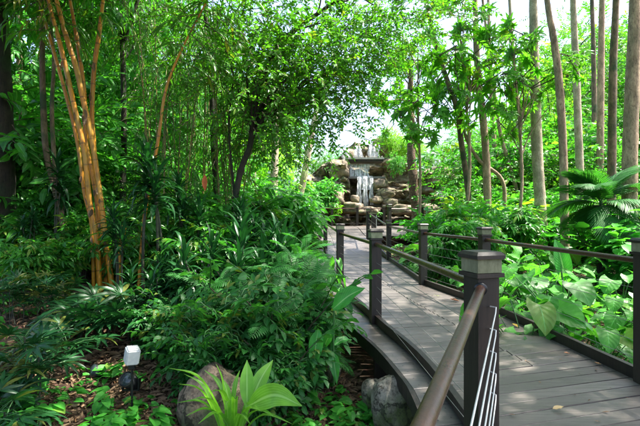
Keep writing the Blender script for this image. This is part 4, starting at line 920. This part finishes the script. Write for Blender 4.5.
# ------------------------------------------------------------------ left understorey, nearest things first
def bright_plant():
    t = thing('strap_leaf_plant', 'bright lime green strap leaved plant at the bottom in front of the boulder', 'plant', (gx(232, 2.95), 2.95, -.38))
    o = np.array(t.location); gs = []
    tips = [(168, 368, 2.75, .05), (178, 384, 2.7, .042), (193, 399, 2.6, .05), (198, 424, 2.5, .045), (222, 378, 3.0, .045), (204, 370, 3.05, .045), (236, 400, 2.6, .04), (250, 424, 2.6, .04), (262, 412, 2.6, .045), (186, 416, 2.6, .042), (216, 364, 2.9, .04), (278, 418, 2.7, .045), (240, 370, 3.1, .035), (176, 403, 2.8, .04), (210, 392, 2.5, .042), (226, 410, 2.4, .04), (292, 424, 2.7, .04), (262, 388, 3.1, .035), (184, 374, 3.0, .035)]
    base = o + [0, 0, .02]
    for (px, py, Y, w_) in tips:
        tp = P(px, py, Y); b1 = base + [rng.normal(0, .03), rng.normal(0, .03), 0]; d = tp - b1; L_ = np.linalg.norm(d); h = b1 + d * .6 + [0, 0, .16 * L_ + .05]
        path = smooth_path([b1, b1 + (h - b1) * .55 + [0, 0, .06], h, tp], 4)
        dd = nrm(np.gradient(path, axis=0)); x = nrm(np.cross(dd, [0, 0, 1.0])); t_ = np.linspace(0, 1, len(path)); pr = np.minimum(1, np.minimum(.5 + t_ * 2, (1 - t_) * 3 + .03)) * w_ / 2
        z = np.cross(x, dd); V = np.stack([path - x * pr[:, None] + z * pr[:, None] * .45, path, path + x * pr[:, None] + z * pr[:, None] * .45], 1).reshape(-1, 3)
        idx = np.arange(len(V)).reshape(-1, 3); q = np.stack([idx[:-1, :-1], idx[:-1, 1:], idx[1:, 1:], idx[1:, :-1]], -1).reshape(-1, 4)
        uv = np.stack([np.tile([0, .5, 1], len(path)), np.repeat(t_, 3)], 1); g_ = G(V, q, uv); g_.r[:] = rng.random(); part('leaf', g_, M['bright'], t, True, world=True)
    for (b_, tp, w_, bend) in (((247, 408, 2.85), (247, 360, 2.95), .095, .02), ((248, 408, 2.85), (273, 360, 3.05), .10, .03), ((248, 406, 2.85), (302, 406, 2.7), .15, .07)):
        b1 = P(*b_); tp = P(*tp); h = (b1 + tp) / 2 + [0, 0, bend]; path = smooth_path([b1, h, tp], 8); dd = nrm(np.gradient(path, axis=0)); x = nrm(np.cross(dd, [0.1, -1.0, .45])); z = np.cross(x, dd)
        t_ = np.linspace(0, 1, len(path)); pr = np.sin(np.pi * np.clip(t_, .05, .985) ** .8) * w_ / 2; cols = []
        for u in (-1, -.5, 0, .5, 1): cols.append(path + x * (pr * u)[:, None] + z * (abs(u) * pr * .3)[:, None])
        V = np.stack(cols, 1).reshape(-1, 3); idx = np.arange(len(V)).reshape(-1, 5); q = np.stack([idx[:-1, :-1], idx[:-1, 1:], idx[1:, 1:], idx[1:, :-1]], -1).reshape(-1, 4)
        uv = np.stack([np.tile([0, .25, .5, .75, 1], len(path)), np.repeat(t_, 5)], 1); g_ = G(V, q, uv); g_.r[:] = .8; part('leaf', g_, M['bright'], t, True, world=True)
    part('stem', tube([base - [0, 0, .1], (base + P(247, 408, 2.85)) / 2, P(248, 408, 2.85)], .012, 8), M['stem'], t, True, world=True)
bright_plant()
# canna-like plant by the boardwalk
t = thing('canna', 'tall broad leaved plant with one big green leaf leaning towards the boardwalk', 'plant', (gx(334, 3.92), 3.92, -.48))
part('stem', tube(smooth_path([P(334, 385, 3.92), P(333.5, 345, 3.92), P(334, 310, 3.92)], 5), [.01, .007], 7), M['stem'], t, True, world=True)
for (b_, tp, w_, nrm_) in (((333, 309, 3.92), (365, 288, 3.8), .17, (-.1, -.75, .65)), ((332, 352, 3.9), (337, 385, 3.82), .1, (0, -.9, .4)), ((318, 330, 3.85), (313, 372, 3.8), .13, (0, -.95, .25)), ((334, 330, 3.92), (322, 352, 4.0), .09, (0, -.8, .6)), ((334, 345, 3.92), (352, 340, 4.05), .08, (0, -.5, .85))):
    b1, tq = P(*b_), P(*tp); path = smooth_path([b1, (b1 + tq) / 2 + [0, 0, .025], tq], 9); dd = nrm(np.gradient(path, axis=0)); x = nrm(np.cross(dd, nrm_)); z = np.cross(x, dd)
    t_ = np.linspace(0, 1, len(path)); pr = np.sin(np.pi * np.clip(t_, .04, .99) ** .75) * w_ / 2; us = np.linspace(-1, 1, 7)
    V = np.stack([path + x * (pr * u)[:, None] + z * ((abs(u) ** 1.3) * pr * .35 + .006 * np.sin(t_ * 16 + u * 3) * abs(u))[:, None] for u in us], 1).reshape(-1, 3); idx = np.arange(len(V)).reshape(-1, 7)
    g_ = G(V, np.stack([idx[:-1, :-1], idx[:-1, 1:], idx[1:, 1:], idx[1:, :-1]], -1).reshape(-1, 4), np.stack([np.tile((us + 1) / 2, len(path)), np.repeat(t_, 7)], 1)); g_.r[:] = rng.random() * .6 + .2
    part('leaf', g_, M['canna'], t, True, world=True)
# spotlights
def spot(px, py, Y, rz, label, mt, body_c):
    p = P(px, py, Y); gz = float(ground(p[0], p[1])); t = thing('garden_spotlight', label, 'lamp', (p[0], p[1], gz)); h = p[2] - gz
    part('spike', tube([[0, 0, -.05], [0, 0, h * .5], [0, 0, h - .02]], .008, 8), M['black'], t, True); return t, h
t, h = spot(132, 359, 3.55, 0, 'white cube shaped garden spotlight on a thin stake', None, None)
bmx = bmesh.new(); bmesh.ops.create_cube(bmx, size=1); bmesh.ops.scale(bmx, vec=(.105, .11, .13), verts=bmx.verts); bmesh.ops.bevel(bmx, geom=bmx.edges[:], offset=.01, segments=3, affect='EDGES'); me = bpy.data.meshes.new('housing'); bmx.to_mesh(me); bmx.free(); me.materials.append(M['white_p'])
ob = bpy.data.objects.new('housing', me); COL.objects.link(ob); ob.parent = t; ob.location = (0, 0, h + .03); ob.rotation_euler = (R(12), R(6), R(35))
part('bracket', box((0, .0, h - .055), (.05, .03, .05)), M['black'], t)
for (px, py, Y, lb, dx) in ((131, 382, 3.75, 'black round garden spotlight with a chrome rim below the white one', -.25), (98, 373, 4.1, 'black round garden spotlight half hidden in leaves left of the white one', -.5)):
    t, h = spot(px, py, Y, 0, lb, None, None)
    dirv = nrm(np.array([dx, -.72, .62])); c = np.array([0, 0, h])
    part('housing', tube([c - dirv * .1, c - dirv * .06, c, c + dirv * .07], [.035, .05, .062, .064], 24, caps=True), M['black'], t, True)
    if px > 120:
        part('rim', tube([c + dirv * .066, c + dirv * .073, c + dirv * .08], .0655, 28), M['steel'], t, True)
    part('lens', tube([c + dirv * .071, c + dirv * .072, c + dirv * .0735], .058, 24, caps=True), M['glass'], t, True)
    part('bracket', join([box((sx * .07, 0, h - .02), (.008, .03, .1)) for sx in (-1, 1)] + [box((0, 0, h - .07), (.148, .03, .008))]), M['black'], t)

# rosettes, shrubs, ferns
for (px, Y, tp, lb) in ((120, 5.6, 198, 'dark whorled cane plant in front of the golden bamboo base'), (162, 6.0, 138, 'tall dark whorled cane plant right of the thin golden cane'), (250, 6.4, 196, 'dark whorled cane plant near the start of the left railing'), (270, 10, 200, 'dark whorled cane plant beside the far left posts'), (28, 6.6, 205, 'dark whorled cane plant near the left edge'), (190, 6.4, 170, 'dark whorled cane plant in front of the hanging orange leaf'), (60, 7.4, 150, 'dark whorled cane plant left of the golden bamboo'), (244, 7.4, 218, 'dark whorled cane plant at the foot of the central tree')):
    sp(DR_T[int(rng.integers(0, 2))], px, Y, top=tp, label=lb, group='dark whorled cane plants', sxy=.8)
for (px, Y, tp, lb) in ((196, 5.2, 258, 'dark low rosette plant in the middle of the shaded bed'), (255, 6.2, 206, 'dark strap leaved rosette in front of the central trunk'), (230, 5.4, 225, 'dark strap leaved rosette left of the fern bank'), (150, 5.3, 262, 'dark low rosette at the foot of the thin golden cane'), (256, 6.8, 214, 'dark rosette behind the ferns'), (262, 8.4, 216, 'dark rosette beside the far left posts'), (180, 5.6, 240, 'dark rosette between cane plants in the shaded bed')):
    sp(DR_L[int(rng.integers(0, 2))], px, Y, top=tp, label=lb, group='dark rosette plants', sxy=.75)
for (px, Y, tp, k, lb) in ((22, 3.6, 318, 0, 'lady palm at the lower left edge'), (62, 4.2, 318, 2, 'small lady palm with a drooping fan in the left bed'), (10, 4.8, 275, 1, 'lady palm at the left edge under the black trunk'), (55, 5.2, 270, 0, 'lady palm in front of the slanting brown trunk'), (98, 4.8, 288, 2, 'small lady palm below the golden bamboo'), (0, 3.1, 382, 2, 'lady palm in the bottom left corner'), (125, 4.9, 285, 2, 'small lady palm right of the golden bamboo foot'), (20, 3.3, 400, 2, 'small lady palm near the bottom edge at the left')):
    sp(RHA[k], px, Y, top=tp, label=lb, group='lady palms in the left bed')
for (px, Y, tp, k) in ((288, 5.6, 236, 0), (287, 6.2, 244, 1), (272, 5.2, 242, 1), (287, 7.4, 236, 0), (256, 5.0, 250, 0), (292, 4.9, 256, 1), (278, 4.7, 262, 1), (293, 5.2, 268, 0), (243, 5.4, 248, 0), (280, 8.6, 234, 1), (284, 6.6, 232, 0), (311, 5.3, 286, 1), (308, 4.6, 278, 0), (232, 5.0, 260, 1), (222, 4.5, 275, 0), (262, 4.4, 276, 1), (290, 4.3, 290, 0)):
    sp(FERN[k], px, Y, top=tp, sxy=.8, row='upper bank' if Y > 5.3 else 'lower bank', label='lacy fern left of the railing', group='ferns beside the left railing')
for (px, Y, tp, k) in ((215, 4.3, 288, 0), (245, 4.2, 282, 0), (272, 4.3, 285, 0), (292, 4.4, 280, 1), (200, 4.0, 315, 1), (228, 3.95, 318, 0), (262, 3.95, 315, 0), (285, 4.0, 322, 1), (296, 4.5, 312, 1), (180, 4.6, 292, 1), (255, 4.7, 262, 1), (160, 4.8, 290, 0), (296, 4.7, 284, 0), (274, 4.0, 350, 1), (262, 3.75, 362, 1)):
    sp(SHR[k], px, Y, top=tp, row='front of the bank' if Y < 4.1 else 'middle of the bank', label='shrub with deep green pointed leaves', group='shrubs in the bank left of the boardwalk', sxy=.85)
for (px, Y, tp) in ((40, 8, 205), (85, 7.4, 215), (130, 7.6, 205), (175, 7.4, 200), (205, 7.6, 195), (15, 7.4, 215), (215, 6.4, 225), (255, 9, 195), (288, 10, 190), (60, 6.4, 240), (120, 6.9, 232), (30, 5.9, 240), (165, 6.6, 222)):
    sp(SHR[2], px, Y, top=tp, row='left bed' if Y < 7.3 else 'back of the left bed', label='tall shrub with hanging leaves', group='tall shrubs in the shaded left bed')
for (px, Y, tp, s_) in ((327, 6.6, 258, .4), (300, 8.4, 246, .4), (306, 5.9, 268, .4)): sp(TARO[1], px, Y, top=tp, sxy=s_, row='fern bank', label='round leaved plant against the left railing', group='round leaved plants by the left railing')
for (px, Y, tp) in ((256, 14, 208), (262, 16, 198), (292, 21, 195), (250, 12, 216), (258, 12.5, 224), (240, 13, 208), (275, 18, 198)): sp(LSH[int(rng.integers(0, 2))], px, Y, top=tp, sxy=.8, row='far bed', label='sunlit light green shrub left of the boardwalk', group='light shrubs left of the far boardwalk')

# right bed: elephant ears
k = 0
for (Y, pxs, tp) in ((4.1, (602, 628, 655), 332), (4.8, (530, 556, 580, 604, 634), 312), (5.6, (515, 538, 562, 590, 618, 645), 292), (6.6, (498, 520, 545, 572, 600, 630), 276), (8.2, (470, 492, 515, 540, 565, 592, 620), 262), (10, (430, 450, 475, 500, 525, 550, 580, 610), 250), (12.5, (418, 432, 450, 470, 495, 520, 550), 236)):
    for px in pxs:
        j = k % 3; k += 1
        px += rng.normal(0, 4)
        sp(TARO[j], px, max(4.3, Y + rng.normal(0, .12)), top=tp + rng.uniform(-14, 22), sxy=1.0 if Y > 5 else .8, row={4.1: 'front row', 4.8: 'second row', 5.6: 'third row', 6.6: 'fourth row', 8.2: 'fifth row', 10: 'sixth row', 12.5: 'back row'}[Y], label='elephant ear plant behind the right railing', group='elephant ears behind the right railing')
for (px, Y, tp) in ((452, 9.5, 222), (460, 11, 206), (442, 12.5, 212), (470, 12, 205), (500, 12, 212), (520, 11, 208), (480, 9.5, 222), (466, 14, 195), (428, 14, 226), (440, 19, 212)):
    sp(SHR[2] if Y < 11.5 else LSH[int(rng.integers(0, 2))], px, Y, top=tp, row='bed behind the elephant ears', label='dark leafy shrub' if Y < 11.5 else 'bright leafy shrub', group='shrubs beyond the right railing', sxy=.9)
for (px, Y, tp) in ((510, 13, 200), (530, 14, 202), (560, 13, 208), (490, 14, 200), (548, 15, 200), (575, 12, 212), (628, 11, 205), (645, 8, 215)):
    sp(LSH[int(rng.integers(0, 2))], px, Y, top=tp, sxy=1.3, row='bed under the tall trunks', label='light green shrub', group='light shrubs at the foot of the tall trunks')
t = thing('arrow_leaf', 'tall upright arrow shaped leaf behind the near right railing', 'plant', (gx(562, 6.0), 6.0, -.3))
part('stalk', tube(smooth_path([P(566, 330, 6.0), P(563, 285, 6.0), P(560, 262, 6.0)], 5), .012, 7), M['stem'], t, True, world=True)
part('leaf', place(strip(.42, .26, 8, .3, .12, 'heart', 0, cols=4, back=.2), [P(563, 268, 6.0)], frames([[-.25, -.1, 1]], up=[[.1, -1, .1]]), 1), M['canna'], t, True, world=True)

# ------------------------------------------------------------------ stuff: litter, ground cover, far wood
def scatter(n_, x0, x1, y0, y1, keep=None):
    x = rng.uniform(x0, x1, n_); y = y0 + (y1 - y0) * rng.random(n_) ** 1.5
    inside = (x > np.interp(y, Outer[:, 1], Outer[:, 0]) - .03) & (x < np.interp(y, Redge[:, 1], Redge[:, 0]) + .1) & (y < 22)
    s_ = ~inside
    if keep is not None: s_ &= keep(x, y)
    return x[s_], y[s_]
x, y = scatter(42000, -7, 11, 1.6, 16); x2, y2 = scatter(7000, -3.2, 1, 2.4, 5.2); x, y = np.concatenate([x, x2]), np.concatenate([y, y2])
lf = [strip(.09, .03, 2, .6, .3, 'lance'), strip(.07, .035, 2, -.5, .3), strip(.13, .03, 3, .8, .4, 'lance')]
gs = []
for j in range(3):
    xx, yy = x[j::3], y[j::3]; d = rdirs(len(xx), -.25, .35); gs.append(place(lf[j], np.stack([xx, yy, ground(xx, yy) + rng.uniform(.005, .035, len(xx))], 1), frames(d, .8), rng.uniform(.5, 1.3, len(xx)), jit=1))
xx, yy = scatter(1500, -4, 1, 2.4, 8); d = rdirs(len(xx), -.15, .15); gs.append(place(tube([[0, 0, 0], [.01, .1, .005], [0, .22, 0]], [.003, .0015], 4), np.stack([xx, yy, ground(xx, yy) + .02], 1), frames(d), rng.uniform(.4, 1.4, len(xx)), jit=1))
tag(part('leaf_litter', join(gs), M['litter']), 'brown fallen leaves and twigs covering the soil', 'leaf litter', kind='stuff')
def patch(x, y):
    v = np.sin(x * 2.3 + 1) * np.cos(y * 1.9) + np.sin(x * 5.1 - y * 3.3) * .6 + rng.normal(0, .35, len(x)); left = x < 1
    th = np.where(left & (y < 5.2) & (x < -.9), .35, np.where(left, -.25, -.8)); return v > th
cov = []
for _ in range(3):
    n_ = 7; a = rng.uniform(0, 6.28, n_); cov.append(join([place(strip(.085, .06, 3, .5, .12, 'heart', back=.1), np.stack([np.cos(a) * .04, np.sin(a) * .04, rng.uniform(.04, .12, n_)], 1), frames(np.stack([np.cos(a), np.sin(a), rng.uniform(-.3, .2, n_)], 1), .3), rng.uniform(.6, 1.2, n_))] + [tube([[0, 0, -.02], [0, 0, .03], [0, 0, .07]], .003, 3, m=1)]))
x, y = scatter(9000, -7, 11, 2.0, 16, patch)
bx = np.concatenate([gx(330, 4.0) + rng.normal(0, .28, 110), gx(395, 3.3) + rng.normal(0, .16, 60), gx(215, 3.1) + rng.normal(0, .3, 70), gx(140, 3.4) + rng.normal(0, .35, 40)])
by = np.concatenate([3.9 + rng.normal(0, .3, 110), 3.35 + rng.normal(0, .12, 60), 3.15 + rng.normal(0, .1, 70), 3.3 + rng.normal(0, .2, 40)]); s_ = (bx < np.interp(by, Outer[:, 1], Outer[:, 0]) - .05) & ((np.arange(len(bx)) > 74) | (bx < -.1))
x = np.concatenate([x, bx[s_]]); y = np.concatenate([y, by[s_]])
gs = [place(cov[j], np.stack([x[j::3], y[j::3], ground(x[j::3], y[j::3])], 1), frames(np.stack([rng.normal(0, 1, len(x[j::3])), rng.normal(0, 1, len(x[j::3])), np.zeros(len(x[j::3]))], 1)), rng.uniform(.6, 1.5, len(x[j::3]))) for j in range(3)]
tag(part('ground_cover', join(gs), [M['cover'], M['stem']]), 'low green creeping leaves over the soil', 'ground cover', kind='stuff')
x = rng.uniform(-16, 22, 5000); y = rng.uniform(15, 33, 5000); s_ = ~((x > -1) & (x < 8.4) & (y < 27)); x, y = x[s_], y[s_]
tw = [twig(.5, 11, .2, .09, .6) for _ in range(2)]
gs = [place(tw[j], np.stack([x[j::2], y[j::2], ground(x[j::2], y[j::2]) + rng.uniform(0, .45, len(x[j::2]))], 1), frames(rdirs(len(x[j::2]), 0, .8)), rng.uniform(.9, 1.8, len(x[j::2]))) for j in range(2)]
tag(part('undergrowth', join(gs), [M['cover'], M['twig']]), 'leafy undergrowth below the far trees', 'undergrowth', kind='stuff')
# fallen leaves on the deck
for (px, py, c_, s_, lb) in ((553, 411, (.6, .42, .2), .075, 'round tan fallen leaf on the near deck boards'), (518, 328, (.62, .42, .08), .09, 'yellow fallen leaf on the deck by the near post'), (459, 302, (.3, .11, .04), .13, 'curled brown fallen leaf against the right kerb'), (441, 297, (.42, .5, .18), .12, 'long pale green leaf lying on the deck'), (570, 355, (.3, .13, .05), .06, 'small brown leaf on the deck near the kerb'), (601, 366, (.4, .2, .08), .05, 'small tan leaf on the deck beside the kerb')):
    Y = F * CH / (py - HY); o = part('fallen_leaf', place(strip(s_, s_ * (.6 if px != 441 else .2), 5, -.5, .25, cols=4, wav=.06), [[0, 0, 0]], frames([[rng.normal(), rng.normal() * .3, 0]]), 1), plain('dry_leaf', c_, .7, noise_=.3, sc=30), None, True)
    o.location = (gx(px, Y), Y, .012); tag(o, lb, 'leaf', 'fallen leaves on the deck')
x = np.concatenate([rng.uniform(.7, 2.5, 60), np.interp(rng.uniform(2, 12, 80), Redge[:, 1], Redge[:, 0]) - np.abs(rng.normal(0, .12, 80)) - .03]); y = np.concatenate([rng.uniform(2, 12, 60), rng.uniform(2, 12, 80)])
s_ = (x > np.interp(y, Ledge[:, 1], Ledge[:, 0])) & (x < np.interp(y, Redge[:, 1], Redge[:, 0]) - .03); x, y = x[s_], y[s_]
tag(part('deck_litter', place(strip(.04, .014, 2, -.4, .2), np.stack([x, y, np.full(len(x), .006)], 1), frames(rdirs(len(x), -.05, .05)), rng.uniform(.3, 1.3, len(x)), jit=1), M['litter']), 'small dry bits of leaf scattered on the deck boards', 'leaf litter', kind='stuff')
settle()
for pr in TREES + SAPS + [LIME, PALMT] + BAMB + DR_T + DR_L + RHA + FERN + TARO + SHR + LSH:
    if not pr.used:
        for c_ in list(pr.root.children): bpy.data.objects.remove(c_)
        bpy.data.objects.remove(pr.root)
